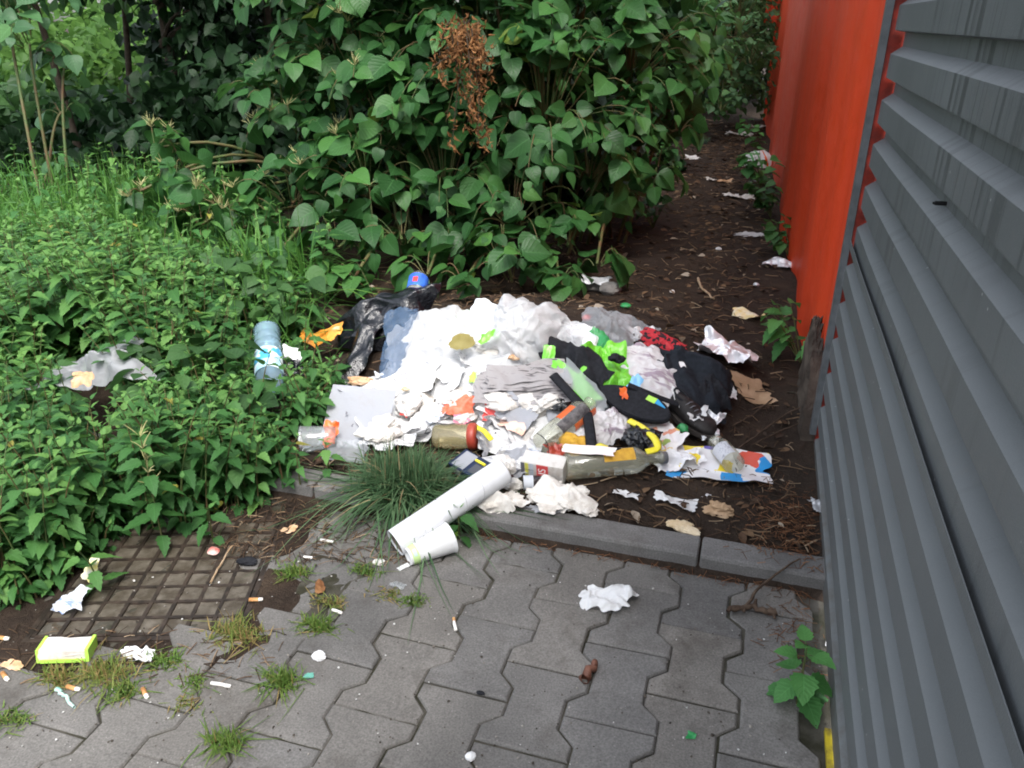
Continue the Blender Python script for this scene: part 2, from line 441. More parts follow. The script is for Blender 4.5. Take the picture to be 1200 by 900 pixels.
for k in range(nc+1):
    p_ = -S_+k*st
    for c in range(nc):
        a0 = -S_+c*st+.0044
        bl.append((a0, a0+st-.0088, p_-.0040, p_+.0040, -.006, .0042))
mesh_poly('grid', *boxes(bl), MRUST, mh)
V, F = [], []
gn = 60; g = np.linspace(-S_-.004, S_+.004, gn); GX, GY = np.meshgrid(g, g)
cellr = np.random.default_rng(3).uniform(-.0015, .0036, (nc+2, nc+2))
ci = np.clip(((GX+S_)/st).astype(int), 0, nc+1); cj = np.clip(((GY+S_)/st).astype(int), 0, nc+1)
GZ = cellr[ci, cj]+.0012*sines(GX, GY, 30, 8)
i = np.arange(gn-1)[:, None]*gn; j = np.arange(gn-1)[None]
mesh_quads('plate', np.stack([GX.ravel(), GY.ravel(), GZ.ravel()], 1), np.stack([i+j, i+j+1, i+gn+j+1, i+gn+j], -1).reshape(-1, 4), MMUD, mh)
e = .012; s2 = S_+.006
mesh_poly('frame', *boxes([(-s2-e, s2+e, -s2-e, -s2, -.01, .0035), (-s2-e, s2+e, s2, s2+e, -.01, .0035), (-s2-e, -s2, -s2, s2, -.01, .0032), (s2, s2+e, -s2, s2, -.01, .0032)]), MRUST, mh)
# soil bedded round the cover, higher than the joints
gn = 70; g = np.linspace(-.42, .42, gn); GX, GY = np.meshgrid(g, g)
mx = np.maximum(abs(GX), abs(GY))
GZ = -.0015+.006*sines(GX, GY, 7, 21)*.6-.02*np.clip((mx-.29)/.1, 0, 1)-.010*np.clip((.22-mx)/.012, 0, 1)
i = np.arange(gn-1)[:, None]*gn; j = np.arange(gn-1)[None]
so_ = mesh_quads('soil_patch', np.stack([GX.ravel(), GY.ravel(), GZ.ravel()], 1), np.stack([i+j, i+j+1, i+gn+j+1, i+gn+j], -1).reshape(-1, 4), MSOIL, None, (*MAN_C, 0))
so_.rotation_euler.z = MAN_A; tag(so_, kind='structure')

# ------------------------------------------------------------------ tin wall and red wall
WX = .537
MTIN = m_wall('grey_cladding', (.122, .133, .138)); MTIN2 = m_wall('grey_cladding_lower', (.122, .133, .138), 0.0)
def corrugated(name, z0, z1, x0, ph, par, pitch, m):
    prof = []; z = z0
    # one rib: outer face, top slope, groove, lower slope
    seq = [(0, 0), (.47, 0), (.655, .023), (.93, .023)]
    k = 0; n_ = int((z1-z0)/pitch)+2
    for k in range(-1, n_):
        for f, d in seq:
            zz = z0+(k+f+ph)*pitch
            for dd in ((-.0012, .0012) if True else (0,)):
                prof.append((d, zz+dd*1.2))
    prof = [(d, z) for d, z in prof if z0 <= z <= z1]
    prof = [(np.interp(z0, *zip(*[(q[1], q[0]) for q in prof])), z0)]+prof+[(prof[-1][0], z1)]
    ys = np.concatenate([[-4, -3, -2.2], np.linspace(-1.6, .835, 40)])
    P = np.array([[(WX+x0+d+.0015*math.sin(y*2.1+z*5)+.001*math.sin(y*6+z*2), y, z) for d, z in prof] for y in ys])
    k = len(prof)
    q = [(a*k+b, a*k+b+1, (a+1)*k+b+1, (a+1)*k+b) for a in range(len(ys)-1) for b in range(k-1)]
    # return thickness 1.2 mm at the cut end
    return mesh_quads(name, P.reshape(-1, 3), np.array(q), m, par, None, smooth=False)
cw = thing('corrugated_wall', 'dark grey corrugated metal wall with horizontal ribs along the right of the paving', 'metal wall', (0, 0, 0))
ZS = .632
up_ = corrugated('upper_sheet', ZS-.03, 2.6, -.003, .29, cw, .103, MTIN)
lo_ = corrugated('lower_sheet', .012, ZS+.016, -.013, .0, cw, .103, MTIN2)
for o in (up_, lo_):
    md = o.modifiers.new('solid', 'SOLIDIFY'); md.thickness = .0015; md.offset = 0
A = Acc()
def add_box(A, x0, x1, y0, y1, z0, z1):
    V, F = boxes([(x0, x1, y0, y1, z0, z1)]); A.add(V, F)
add_box(A, WX-.029, WX-.0125, .838, .870, .075, 2.6)
add_box(A, WX-.0125, WX-.009, .8625, .870, .075, 2.6)
mesh_quads('edge_trim', np.concatenate(A.V), np.concatenate(A.Q), plain('grey_trim', (.13, .14, .15), .5, .4, (.09, .1, .105), 30, .2), cw, smooth=False)
MRED = m_red()
MDARK = plain('dark_steel', (.02, .02, .02), .45, .5, None, 10, .6)
# the red end profile standing behind the cut ends of the ribs
b_ = Acc(); add_box(b_, WX-.0115, WX+.06, .841, .862, .03, 2.6)
mesh_quads('end_profile', np.concatenate(b_.V), np.concatenate(b_.Q), plain('dark_red_paint', (.22, .018, .008), .6, .3, (.10, .012, .008), 25, 0), cw, smooth=False)
A = Acc(); add_box(A, WX-.026, WX-.0145, -4, -.20, .0, .010)
mesh_quads('yellow_edging', np.concatenate(A.V), np.concatenate(A.Q), plain('yellow_paint', (.55, .42, .02), .6, .4, (.2, .15, .03), 40), cw, smooth=False)
for (px, py) in ((1097, 238), (1052, 427), (1180, 557), (1003, 640), (1012, 870)):
    d = ray(px, py); t = (WX+.004-CAM[0])/d[0]; p = CAM+d*t
    A = Acc(); A.tube([p+np.array([.02, 0, 0]), p+np.array([-.002, 0, 0]), p+np.array([-.0021, 0, 0])], [.0034, .0034, .0001], 8); A.tube([p+np.array([-.002, 0, 0]), p+np.array([-.005, 0, 0]), p+np.array([-.0051, 0, 0])], [.002, .002, .0001], 6)
    A.build('screw', MDARK, cw, smooth=False)

rw = thing('red_wall', 'orange red painted metal wall running back along the dirt path', 'red wall', (0, 0, 0))
ys = np.linspace(.872, 9.3, 190); zs = np.concatenate([np.linspace(.02, .5, 14), np.linspace(.6, 2.6, 18)])
YY, ZZ = np.meshgrid(ys, zs)
# the foot runs back slightly towards the path, with soft vertical swages pressed in the sheet
XX = WX-.002-(YY-.87)*.034
sw = 0
for y0, a_, s_ in ((1.25, .03, .10), (1.8, -.02, .16), (2.5, .045, .22), (3.4, -.03, .3), (4.6, .05, .35), (6.2, -.03, .5), (7.4, .05, .4)):
    sw = sw+a_*np.exp(-((YY-y0)/s_)**2)
XX = XX+.6*sw*np.clip((YY-.87)/.25, 0, 1)+.004*sines(YY, ZZ*.6, .8, 5)+.003*np.sin(ZZ*9+YY*3)*np.clip(.5-ZZ, 0, 1)
Vr = np.stack([XX.ravel(), YY.ravel(), ZZ.ravel()], 1); k = len(ys)
i = np.arange(len(zs)-1)[:, None]*k; j = np.arange(k-1)[None]
o = mesh_quads('sheet', Vr, np.stack([i+j, i+j+1, i+k+j+1, i+k+j], -1).reshape(-1, 4), MRED, rw)
md = o.modifiers.new('solid', 'SOLIDIFY'); md.thickness = .003; md.offset = 0
A = Acc(); add_box(A, WX-.31, WX-.25, 9.29, 9.36, .0, 2.6); A.build('corner_post', MRED, rw, smooth=False)
A = Acc(); add_box(A, WX-.44, WX-.24, 9.4, 9.46, 1.15, 2.5); A.build('bracket_panel', MRED, rw, smooth=False)
# weathered footing block against the foot of the red wall
bm = bmesh.new(); bmesh.ops.create_cube(bm, size=1); bmesh.ops.subdivide_edges(bm, edges=bm.edges[:], cuts=9, use_grid_fill=True)
for v in bm.verts:
    x, y, z = v.co
    v.co = Vector((x*.05*(1-.45*(z+.5)), y*.40*(1-.45*(z+.5)**2)+.05*(z+.5), z*.30+(.05*y if z > 0 else 0)))
    k_ = float(sines(y*2+z, z*2-x*3, 3.5, 9)); v.co += Vector((k_*.007, .004*k_, .01*k_))
me = bpy.data.meshes.new('concrete_footing'); bm.to_mesh(me); bm.free()
o = link_mesh('concrete_footing', me, plain('old_concrete', (.045, .035, .028), .9, .2, (.11, .09, .072), 9, 0, 50, .8, .010), None, (WX-.030, 1.05, .13))
tag(o, 'weathered brown concrete footing at the foot of the red wall beside the grey trim', 'footing')

# ------------------------------------------------------------------ leaf shapes
def leaf_template(L, prof, fold, droop, nu=2, wave=0.0, teeth=0.0):
    t = np.array([p[0] for p in prof]); wv = np.array([p[1] for p in prof])
    V, U = [], []
    cols = np.linspace(-1, 1, 2*nu+1)
    for i_, (tt, ww) in enumerate(zip(t, wv)):
        tooth = (1+teeth*(1 if i_ % 2 else -1)) if 0 < i_ < len(t)-1 else 1
        for c in cols:
            e = abs(c)
            x = c*ww*(tooth if e > .99 else 1)
            yy = tt*L-(.0 if e < .5 else .02*L*(e-.5)*2)*(1 if tt < .2 else 0)
            z = fold*abs(x)-droop*L*tt*tt+wave*L*math.sin(tt*9+c*2)*e
            V.append((x, yy, z)); U.append((.5+.5*c, tt))
    k = len(cols); Qs = [(a*k+b, a*k+b+1, (a+1)*k+b+1, (a+1)*k+b) for a in range(len(t)-1) for b in range(k-1)]
    return np.array(V), np.array(Qs), np.array(U)
KNOT = [leaf_template(1.0, [(0, .12), (.05, .30), (.14, .41), (.3, .44), (.48, .40), (.64, .30), (.78, .185), (.89, .085), (1.0, .008)], f, d, 2, wv)
        for f, d, wv in ((.16, .18, .012), (.26, .10, .02), (.08, .28, .015), (.2, .36, .02))]
NET = [leaf_template(1.0, [(0, .04), (.07, .2), (.16, .27), (.25, .29), (.34, .285), (.44, .26), (.54, .225), (.64, .185), (.74, .14), (.84, .09), (.93, .04), (1.0, .004)], f, d, 1, .01, .13)
       for f, d in ((.3, .25), (.45, .4), (.2, .12))]
GEN = [leaf_template(1.0, [(0, .03), (.2, .26), (.45, .33), (.75, .2), (1.0, .01)], f, d, 1) for f, d in ((.3, .25), (.15, .4), (.45, .1))]
GEN = [(V*1, Q_, U_) for V, Q_, U_ in GEN]

M_KNOT = leafmat('knotweed_leaf', (.014, .052, .014), (.033, .105, .028), (.075, .195, .042), .40, 7, .35, .25, spot=(.20, .26, .04))
M_KNOT_L = leafmat('knotweed_leaf_pale', (.04, .10, .045), (.06, .15, .06), (.10, .22, .06), .4, 7, .25, .25)
M_NET = leafmat('nettle_leaf', (.024, .085, .023), (.053, .158, .042), (.14, .29, .07), .45, 9, .25, .25, spot=(.34, .30, .06))
M_FAR = leafmat('far_leaf', (.02, .055, .018), (.04, .10, .03), (.075, .17, .05), .45, 5, .2, .25)
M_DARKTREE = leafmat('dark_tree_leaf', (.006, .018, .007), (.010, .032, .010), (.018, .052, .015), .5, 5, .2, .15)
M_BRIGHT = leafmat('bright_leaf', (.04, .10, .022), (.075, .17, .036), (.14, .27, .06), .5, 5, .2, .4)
M_STEM = plain('green_stem', (.06, .10, .03), .6, .3, (.12, .07, .035), 12)
M_STEMD = plain('brown_stem', (.035, .025, .018), .8, .2, (.07, .055, .04), 20, 0, 60, .4, .004)
M_FLOWER = plain('flower_spike', (.42, .42, .18), .7, .2, (.55, .52, .28), 40, trans=.3)
M_BROWN = plain('dead_leaf', (.13, .058, .022), .8, .2, (.30, .15, .06), 22, trans=.25)
M_GRASS = leafmat('grass_blade', (.035, .11, .02), (.07, .19, .035), (.14, .30, .06), .4, 2, .15, .3)
M_TUSS = leafmat('tussock_blade', (.032, .080, .034), (.065, .135, .058), (.14, .22, .11), .45, 2, .15, .25, spot=(.22, .2, .1))
M_TUFT = leafmat('tuft_blade', (.07, .15, .025), (.12, .22, .04), (.22, .25, .07), .5, 2, .15, .3, spot=(.32, .21, .09))

def rdir(n, rg):
    v = rg.normal(size=(n, 3)); return v/np.linalg.norm(v, axis=1, keepdims=True)

def shrub(name, label, blobs, base, lm, dens=215, lsize=(.06, .155), flower=0.0, seed=1, cat='shrub', group=None, temp=KNOT, stemr=.007, yellow=0.0):
    rg = np.random.default_rng(seed)
    base = np.array([base[0], base[1], float(H(base[0], base[1]))])
    root = thing(name, label, cat, base, 0, group)
    LA, ST, FL = Acc(), Acc(), Acc()
    Pl, Dl, Nl, Sl, Rl = [], [], [], [], []
    for (c, r) in blobs:
        c = np.asarray(c, float)
        b0 = base+np.array([rg.normal(0, .12), rg.normal(0, .12), 0]); b0[2] = base[2]-.02
        hub = c-np.array([0, 0, .3*r])
        ST.tube(bez(b0, (b0+hub)/2+np.array([0, 0, .35*np.linalg.norm(hub-b0)]), hub, 9), np.linspace(stemr*1.5, stemr, 9), 6, .5)
        ns = max(4, int(dens*r*r))
        dirs = rdir(ns*2, rg); dirs = dirs[dirs[:, 2] > -.55][:ns]
        for d in dirs:
            p0 = hub+d*r*.15
            reach = r*rg.uniform(.75, 1.12)
            p2 = c+d*reach+np.array([0, 0, -.10*r-.03]); p1 = c+d*reach*.65+np.array([0, 0, .16*r+.03])
            n_ = 8; pts = bez(p0, p1, p2, n_)
            if p2[2] < float(H(p2[0], p2[1]))+.05: continue
            ST.tube(pts, np.linspace(.0032, .0014, n_), 4, .5)
            nl = max(4, int(reach*.8/.055)); ts = np.linspace(.38, 1.0, nl)
            T = np.gradient(pts, axis=0)
            for k, t in enumerate(ts):
                f = t*(n_-1); i0 = min(int(f), n_-2); p = pts[i0]*(1-f+i0)+pts[i0+1]*(f-i0)
                tg = T[i0]/(np.linalg.norm(T[i0])+1e-9)
                sd_ = np.cross(tg, [0, 0, 1.0]); sd_ /= np.linalg.norm(sd_)+1e-6
                if k % 2: sd_ = -sd_
                dd = tg*(.40+(.5 if k == nl-1 else 0))+sd_*(.8 if k < nl-1 else 0)+np.array([0, 0, -.38+rg.normal(0, .22)])+rg.normal(0, .14, 3)
                dd /= np.linalg.norm(dd)
                pet = .02
                Pl.append(p+dd*pet); Dl.append(dd)
                Nl.append(np.array([0, 0, .85])+d*np.array([.55, .55, .2])+dd*.2+rg.normal(0, .34, 3))
                Sl.append(rg.uniform(*lsize)*(.75 if k == nl-1 else 1)*(.8+.35*t*0+.15*math.sin(k)))
                Rl.append(min(.93, abs(rg.normal(.42, .24))) if rg.random() > yellow else .99)
                if rg.random() < flower and t > .5:
                    for q in range(10):
                        fd = np.array([rg.normal(0, .75), rg.normal(0, .75), .9])+.4*d; fd /= np.linalg.norm(fd); ln = rg.uniform(.02, .065)
                        e_ = p+fd*ln+np.array([rg.normal(0, .006), 0, .004])
                        FL.tube([p, p+fd*ln*.5+rg.normal(0, .003, 3), e_], [.0012, .0022, .0008], 3)
    Pl, Dl, Nl, Sl, Rl = map(np.array, (Pl, Dl, Nl, Sl, Rl))
    which = rg.integers(0, len(temp), len(Pl))
    for k, T_ in enumerate(temp):
        m_ = which == k; LA.leaves(T_, Pl[m_], Dl[m_], Nl[m_], Sl[m_], Rl[m_])
    LA.build('foliage', lm, root, base); ST.build('stem', M_STEM, root, base)
    if FL.V: FL.build('flower_sprays', M_FLOWER, root, base)
    return root

def B(*l): return [(atd(px, py, t), r) for px, py, t, r in l]
def gb(px, py): p = at(px, py); return (p[0], p[1])
shrub('knotweed_shrub', 'dense dark green knotweed thicket with broad leaves behind the middle of the rubbish heap',
      B((560, 60, 4.2, .62), (520, 190, 3.95, .42), (600, 230, 3.75, .34), (640, 110, 3.9, .5), (590, 300, 3.55, .2), (640, 320, 3.62, .12), (560, -140, 4.4, .75), (530, 275, 3.8, .2), (600, 318, 3.45, .15), (545, 318, 3.5, .15), (655, 325, 3.46, .13), (500, 312, 3.5, .13)), (-.85, 2.5), M_KNOT, seed=3, yellow=.012)
shrub('knotweed_shrub', 'knotweed shrub with broad leaves leaning over the left edge of the dirt path', 
      B((740, 60, 4.2, .40), (765, 115, 4.2, .22), (690, 180, 4.0, .34), (665, 275, 3.75, .18), (715, 225, 4.1, .18), (690, -110, 4.4, .6), (795, 40, 4.6, .2), (800, 110, 4.5, .1), (740, 150, 4.1, .2), (700, 300, 3.62, .13), (822, 75, 4.4, .16), (795, 140, 4.2, .16), (835, 40, 4.7, .16), (770, 190, 4.1, .14)), (-.55, 2.9), M_KNOT, seed=4, yellow=.01)
shrub('knotweed_shrub', 'knotweed shrub with a few greenish flower sprays behind the black bin bag',
      B((430, 80, 4.35, .48), (430, 195, 3.95, .32), (470, 265, 3.75, .22), (395, 275, 3.8, .2), (420, -110, 4.6, .7), (410, 325, 3.5, .12), (455, 130, 4.0, .3)), (-1.35, 2.5), M_KNOT, flower=.05, seed=5, yellow=.012)
shrub('knotweed_shrub', 'knotweed shrub covered in pale flower sprays arching out to the left over the grass',
      B((340, 220, 4.15, .26), (265, 225, 4.15, .25), (215, 185, 4.3, .16), (330, 120, 4.4, .27), (310, 285, 3.95, .18), (385, 30, 4.6, .34), (250, 285, 4.1, .12), (390, 160, 4.2, .22), (180, 165, 4.35, .13), (165, 215, 4.3, .10), (235, 250, 4.0, .16), (300, 330, 3.75, .12), (360, -60, 4.8, .4)), (-1.9, 2.9), M_KNOT, flower=.22, seed=6)
shrub('knotweed_shrub', 'slender young knotweed with pale leaves at the upper left edge of the photo',
      B((30, 30, 6.0, .34), (70, 120, 6.0, .18), (60, 190, 6.0, .12), (0, -40, 6.2, .5), (75, 60, 6.1, .2)), gb(62, 250), M_KNOT_L, dens=130, seed=7)
shrub('bright_shrub', 'low pale green shrub at the far end of the dirt path behind the leaning knotweed',
      B((845, 75, 9.2, .62), (800, 50, 8.6, .6), (875, 100, 9.6, .42), (785, 105, 8.0, .35), (862, 20, 10, .7), (820, 118, 8.6, .25), (880, 62, 8.8, .3), (845, 122, 8.4, .22), (868, 112, 9.4, .3), (800, 128, 7.6, .22)), gb(835, 132), M_KNOT_L, dens=150, lsize=(.065, .11), seed=8, temp=KNOT[:2])
shrub('dark_shrub', 'dark green shrub rising behind the pale one beyond the path',
      B((830, 0, 11.5, 1.1), (880, -20, 11.5, .9), (760, 0, 11, 1.0), (850, -160, 12, 1.4)), gb(835, 122), M_FAR, dens=90, lsize=(.09, .15), seed=9, temp=KNOT[:2])

# trees beyond the thicket
def tree(label, px, t, trunk_r, crown, lm, n, seed, size=(.07, .13), lean=(0, 0), name='tree', top=None):
    rg = np.random.default_rng(seed)
    d = ray(px, 60); hd = np.array([d[0], d[1]]); hd /= np.linalg.norm(hd)
    bxy = CAM[:2]+hd*t; b0 = np.array([bxy[0], bxy[1], float(H(bxy[0], bxy[1]))])
    root = thing(name, label, 'tree', b0)
    W, L_ = Acc(), Acc()
    top = b0+np.array([lean[0], lean[1], crown[0][0][2] if top is None else top])
    W.tube(bez(b0-np.array([0, 0, .05]), (b0+top)/2+rg.normal(0, .08, 3), top, 10), np.linspace(trunk_r, trunk_r*.5, 10), 8)
    Pl, Dl, Nl, Rl = [], [], [], []
    for (c, r) in crown:
        c = b0+np.array(c)
        h0 = b0+(top-b0)*min(.95, max(.3, (c[2]-.6*r-b0[2])/max(.1, top[2]-b0[2])))
        W.tube(bez(h0, (h0+c)/2+np.array([0, 0, .1]), c, 6), np.linspace(trunk_r*.45, .008, 6), 5)
        m_ = int(n*r*r); cl = max(6, m_//30)
        cd_ = rdir(cl, rg)*rg.uniform(.35, 1.0, (cl, 1))**.6*r*np.array([1, 1, .85])
        for q in cd_:
            W.tube([c+q*.1, c+q*.9], [.006, .002], 3)
            k = 30; pp = c+q+rg.normal(0, .12*r+.05, (k, 3))
            Pl.append(pp); dd = q/np.linalg.norm(q)*.6+rg.normal(0, .6, (k, 3)); dd[:, 2] -= .3; Dl.append(dd)
            Nl.append(np.array([0, 0, 1.])+rg.normal(0, .5, (k, 3))); Rl.append(np.clip(rg.normal(.45, .13)+rg.normal(0, .12, k), 0, .93))
    Pl, Dl, Nl, Rl = map(np.concatenate, (Pl, Dl, Nl, Rl)); S_l = rg.uniform(*size, len(Pl))
    wh = rg.integers(0, 3, len(Pl))
    for k in range(3): L_.leaves(GEN[k], Pl[wh == k], Dl[wh == k], Nl[wh == k], S_l[wh == k], Rl[wh == k])
    W.build('trunk', M_STEMD, root, b0); L_.build('crown', lm, root, b0)
    return root
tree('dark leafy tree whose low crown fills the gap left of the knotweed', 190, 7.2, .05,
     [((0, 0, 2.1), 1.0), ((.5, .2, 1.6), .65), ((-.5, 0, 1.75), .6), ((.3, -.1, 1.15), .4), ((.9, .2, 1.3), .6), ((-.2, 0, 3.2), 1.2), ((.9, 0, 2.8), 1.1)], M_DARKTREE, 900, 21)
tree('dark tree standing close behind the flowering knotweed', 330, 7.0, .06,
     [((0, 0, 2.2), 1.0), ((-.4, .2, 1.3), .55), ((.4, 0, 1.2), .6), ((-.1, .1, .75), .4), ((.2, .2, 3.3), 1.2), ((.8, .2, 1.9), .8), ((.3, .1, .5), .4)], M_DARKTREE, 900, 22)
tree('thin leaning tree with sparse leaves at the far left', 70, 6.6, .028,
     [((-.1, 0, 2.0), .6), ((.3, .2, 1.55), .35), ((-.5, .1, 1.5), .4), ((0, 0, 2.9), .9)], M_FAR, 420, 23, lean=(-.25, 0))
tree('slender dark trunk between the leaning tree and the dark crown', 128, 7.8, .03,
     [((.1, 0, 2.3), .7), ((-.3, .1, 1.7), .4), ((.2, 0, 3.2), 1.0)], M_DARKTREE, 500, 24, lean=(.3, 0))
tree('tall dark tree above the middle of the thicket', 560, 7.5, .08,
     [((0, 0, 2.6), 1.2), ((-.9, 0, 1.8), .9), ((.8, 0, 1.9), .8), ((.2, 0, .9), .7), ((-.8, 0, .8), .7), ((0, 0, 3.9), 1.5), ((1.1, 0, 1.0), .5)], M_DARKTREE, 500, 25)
tree('dark tree rising over the far end of the dirt path', 770, 13.5, .1,
     [((0, 0, 2.4), 1.5), ((1.3, 0, 1.7), 1.2), ((-1.2, 0, 1.6), 1.2), ((.3, 0, .7), .8), ((1.8, .3, .8), .9), ((-1, 0, .6), .8), ((.3, 0, 4.2), 2.0), ((2.4, .2, 2.6), 1.6)], M_FAR, 330, 26, size=(.11, .2))
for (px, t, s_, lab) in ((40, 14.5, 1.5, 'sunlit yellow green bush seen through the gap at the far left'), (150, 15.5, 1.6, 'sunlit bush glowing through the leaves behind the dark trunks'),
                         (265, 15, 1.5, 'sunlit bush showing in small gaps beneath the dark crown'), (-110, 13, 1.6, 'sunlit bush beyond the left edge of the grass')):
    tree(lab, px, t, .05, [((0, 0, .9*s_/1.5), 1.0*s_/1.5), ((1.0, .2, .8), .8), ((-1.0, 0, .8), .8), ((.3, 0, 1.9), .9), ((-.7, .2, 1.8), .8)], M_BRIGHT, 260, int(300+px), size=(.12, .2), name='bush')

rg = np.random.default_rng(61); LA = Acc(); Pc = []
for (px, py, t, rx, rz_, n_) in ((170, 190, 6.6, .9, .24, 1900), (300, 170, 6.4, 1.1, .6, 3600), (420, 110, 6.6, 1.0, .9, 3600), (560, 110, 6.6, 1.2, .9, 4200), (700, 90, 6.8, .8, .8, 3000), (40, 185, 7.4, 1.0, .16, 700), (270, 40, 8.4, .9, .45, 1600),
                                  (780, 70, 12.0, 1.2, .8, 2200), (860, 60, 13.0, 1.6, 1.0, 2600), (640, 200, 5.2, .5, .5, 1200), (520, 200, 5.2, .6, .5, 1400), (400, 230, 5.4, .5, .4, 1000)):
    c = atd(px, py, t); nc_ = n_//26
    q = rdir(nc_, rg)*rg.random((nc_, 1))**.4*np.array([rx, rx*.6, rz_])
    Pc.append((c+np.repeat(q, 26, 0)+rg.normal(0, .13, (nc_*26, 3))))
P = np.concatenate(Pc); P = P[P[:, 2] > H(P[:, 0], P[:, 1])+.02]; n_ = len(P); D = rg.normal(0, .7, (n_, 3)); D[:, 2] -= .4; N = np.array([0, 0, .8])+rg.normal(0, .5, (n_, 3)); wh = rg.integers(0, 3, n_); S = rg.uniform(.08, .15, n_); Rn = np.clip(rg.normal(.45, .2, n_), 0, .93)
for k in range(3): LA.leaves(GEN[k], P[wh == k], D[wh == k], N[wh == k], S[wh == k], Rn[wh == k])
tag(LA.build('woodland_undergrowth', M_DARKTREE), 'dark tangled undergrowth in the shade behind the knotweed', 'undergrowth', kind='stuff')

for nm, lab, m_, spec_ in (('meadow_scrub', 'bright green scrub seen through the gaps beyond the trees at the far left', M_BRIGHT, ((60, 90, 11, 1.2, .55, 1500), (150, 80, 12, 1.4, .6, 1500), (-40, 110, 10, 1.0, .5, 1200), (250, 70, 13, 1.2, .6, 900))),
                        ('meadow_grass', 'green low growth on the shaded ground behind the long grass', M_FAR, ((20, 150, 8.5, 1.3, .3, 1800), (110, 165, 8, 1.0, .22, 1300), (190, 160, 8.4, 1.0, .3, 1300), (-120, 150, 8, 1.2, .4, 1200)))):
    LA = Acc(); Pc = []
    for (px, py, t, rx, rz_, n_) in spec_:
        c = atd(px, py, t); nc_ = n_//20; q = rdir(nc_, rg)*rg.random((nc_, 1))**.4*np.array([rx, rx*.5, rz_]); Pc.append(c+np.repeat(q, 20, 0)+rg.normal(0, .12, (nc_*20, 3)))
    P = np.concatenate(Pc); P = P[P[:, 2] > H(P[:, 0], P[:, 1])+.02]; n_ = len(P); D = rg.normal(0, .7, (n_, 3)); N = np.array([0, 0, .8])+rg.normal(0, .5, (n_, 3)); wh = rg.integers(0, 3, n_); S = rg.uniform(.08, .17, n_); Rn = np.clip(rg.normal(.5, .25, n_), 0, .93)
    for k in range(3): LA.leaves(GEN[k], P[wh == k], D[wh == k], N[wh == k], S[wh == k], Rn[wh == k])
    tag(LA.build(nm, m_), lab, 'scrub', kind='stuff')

# ------------------------------------------------------------------ dead knotweed stem hanging brown in the thicket
db = atd(545, 130, 3.52)
root = thing('dead_branch', 'dead rust brown branch with shrivelled leaves hanging in the knotweed', 'branch', (db[0], db[1], db[2]))
A, S_t = Acc(), Acc(); rg = np.random.default_rng(44)
cent = []
for k in range(16):
    p0 = atd(548+rg.normal(0, 9), 15+rg.uniform(0, 40), 3.55+rg.normal(0, .06)); p2 = atd(544+rg.normal(0, 19), 60+125*rg.random()**1.6, 3.42+rg.normal(0, .05))
    pts = bez(p0, (p0+p2)/2+rg.normal(0, .05, 3), p2, 10); S_t.tube(pts, np.linspace(.003, .001, 10), 4); cent.append(pts)
cent = np.concatenate(cent); k = 760
P_ = cent[rg.integers(0, len(cent), k)]+rg.normal(0, .014, (k, 3))
D_ = rg.normal(0, .6, (k, 3))+np.array([0, 0, -.7])
A.leaves(leaf_template(1.0, [(0, .03), (.25, .16), (.5, .2), (.8, .1), (1, .01)], 1.3, .7, 1, .06), P_, D_, rg.normal(0, 1, (k, 3)), rg.uniform(.014, .036, k), rg.uniform(0, 1, k))
A.build('foliage', M_BROWN, root, db); S_t.build('stem', M_STEMD, root, db)

# ------------------------------------------------------------------ nettles
def inpoly(x, y, poly):
    c = False; n_ = len(poly)
    for i_ in range(n_):
        x1, y1 = poly[i_]; x2, y2 = poly[(i_+1) % n_]
        if (y1 > y) != (y2 > y) and x < (x2-x1)*(y-y1)/(y2-y1)+x1: c = not c
    return c
def nettle_plant(LA, ST, base, h, rg, ls=(.045, .075), bright=.0, lean=None, FL=None, fade=1.0):
    ln = rg.normal(0, .16, 2) if lean is None else np.array(lean)
    tip = base+np.array([ln[0]*h, ln[1]*h, h]); mid = (base+tip)/2+np.array([-ln[0]*h*.3, -ln[1]*h*.3, .02])
    n_ = 9; pts = bez(base, mid, tip, n_)
    ST.tube(pts, np.linspace(.0028, .0012, n_), 4, .5)
    npair = max(4, int(h/.036)); rot = rg.uniform(0, PI)
    P, D, N, S, Rn = [], [], [], [], []
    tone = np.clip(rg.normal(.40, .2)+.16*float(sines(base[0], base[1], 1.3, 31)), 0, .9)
    for k in range(npair):
        t = .12+.88*(k/(npair-1))**.9
        f = t*(n_-1); i0 = min(int(f), n_-2); p = pts[i0]*(1-f+i0)+pts[i0+1]*(f-i0)
        a0 = rot+k*PI/2+rg.normal(0, .15)
        topf = max(0, (t-.72)/.28)
        for s in (0, PI):
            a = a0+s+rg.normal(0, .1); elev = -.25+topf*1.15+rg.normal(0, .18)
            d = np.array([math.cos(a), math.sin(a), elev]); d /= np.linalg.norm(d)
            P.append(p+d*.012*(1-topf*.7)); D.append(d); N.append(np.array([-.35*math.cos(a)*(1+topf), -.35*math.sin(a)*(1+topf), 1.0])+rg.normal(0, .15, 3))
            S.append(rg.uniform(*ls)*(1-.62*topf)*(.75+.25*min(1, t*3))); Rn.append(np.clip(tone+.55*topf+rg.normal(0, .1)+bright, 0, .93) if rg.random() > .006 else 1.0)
        if FL is not None and t > .45:
            for q in range(5):
                a = rg.uniform(0, 2*PI); fd = np.array([math.cos(a), math.sin(a), .5+.8*rg.random()]); e_ = p+fd*rg.uniform(.012, .03)
                FL.tube([p, (p+e_)/2+np.array([0, 0, .003]), e_], [.001, .0016, .0007], 3)
    P, D, N, S, Rn = map(np.array, (P, D, N, S, Rn)); wh = rg.integers(0, 3, len(P))
    for k in range(3): LA.leaves(NET[k], P[wh == k], D[wh == k], N[wh == k], S[wh == k], Rn[wh == k])

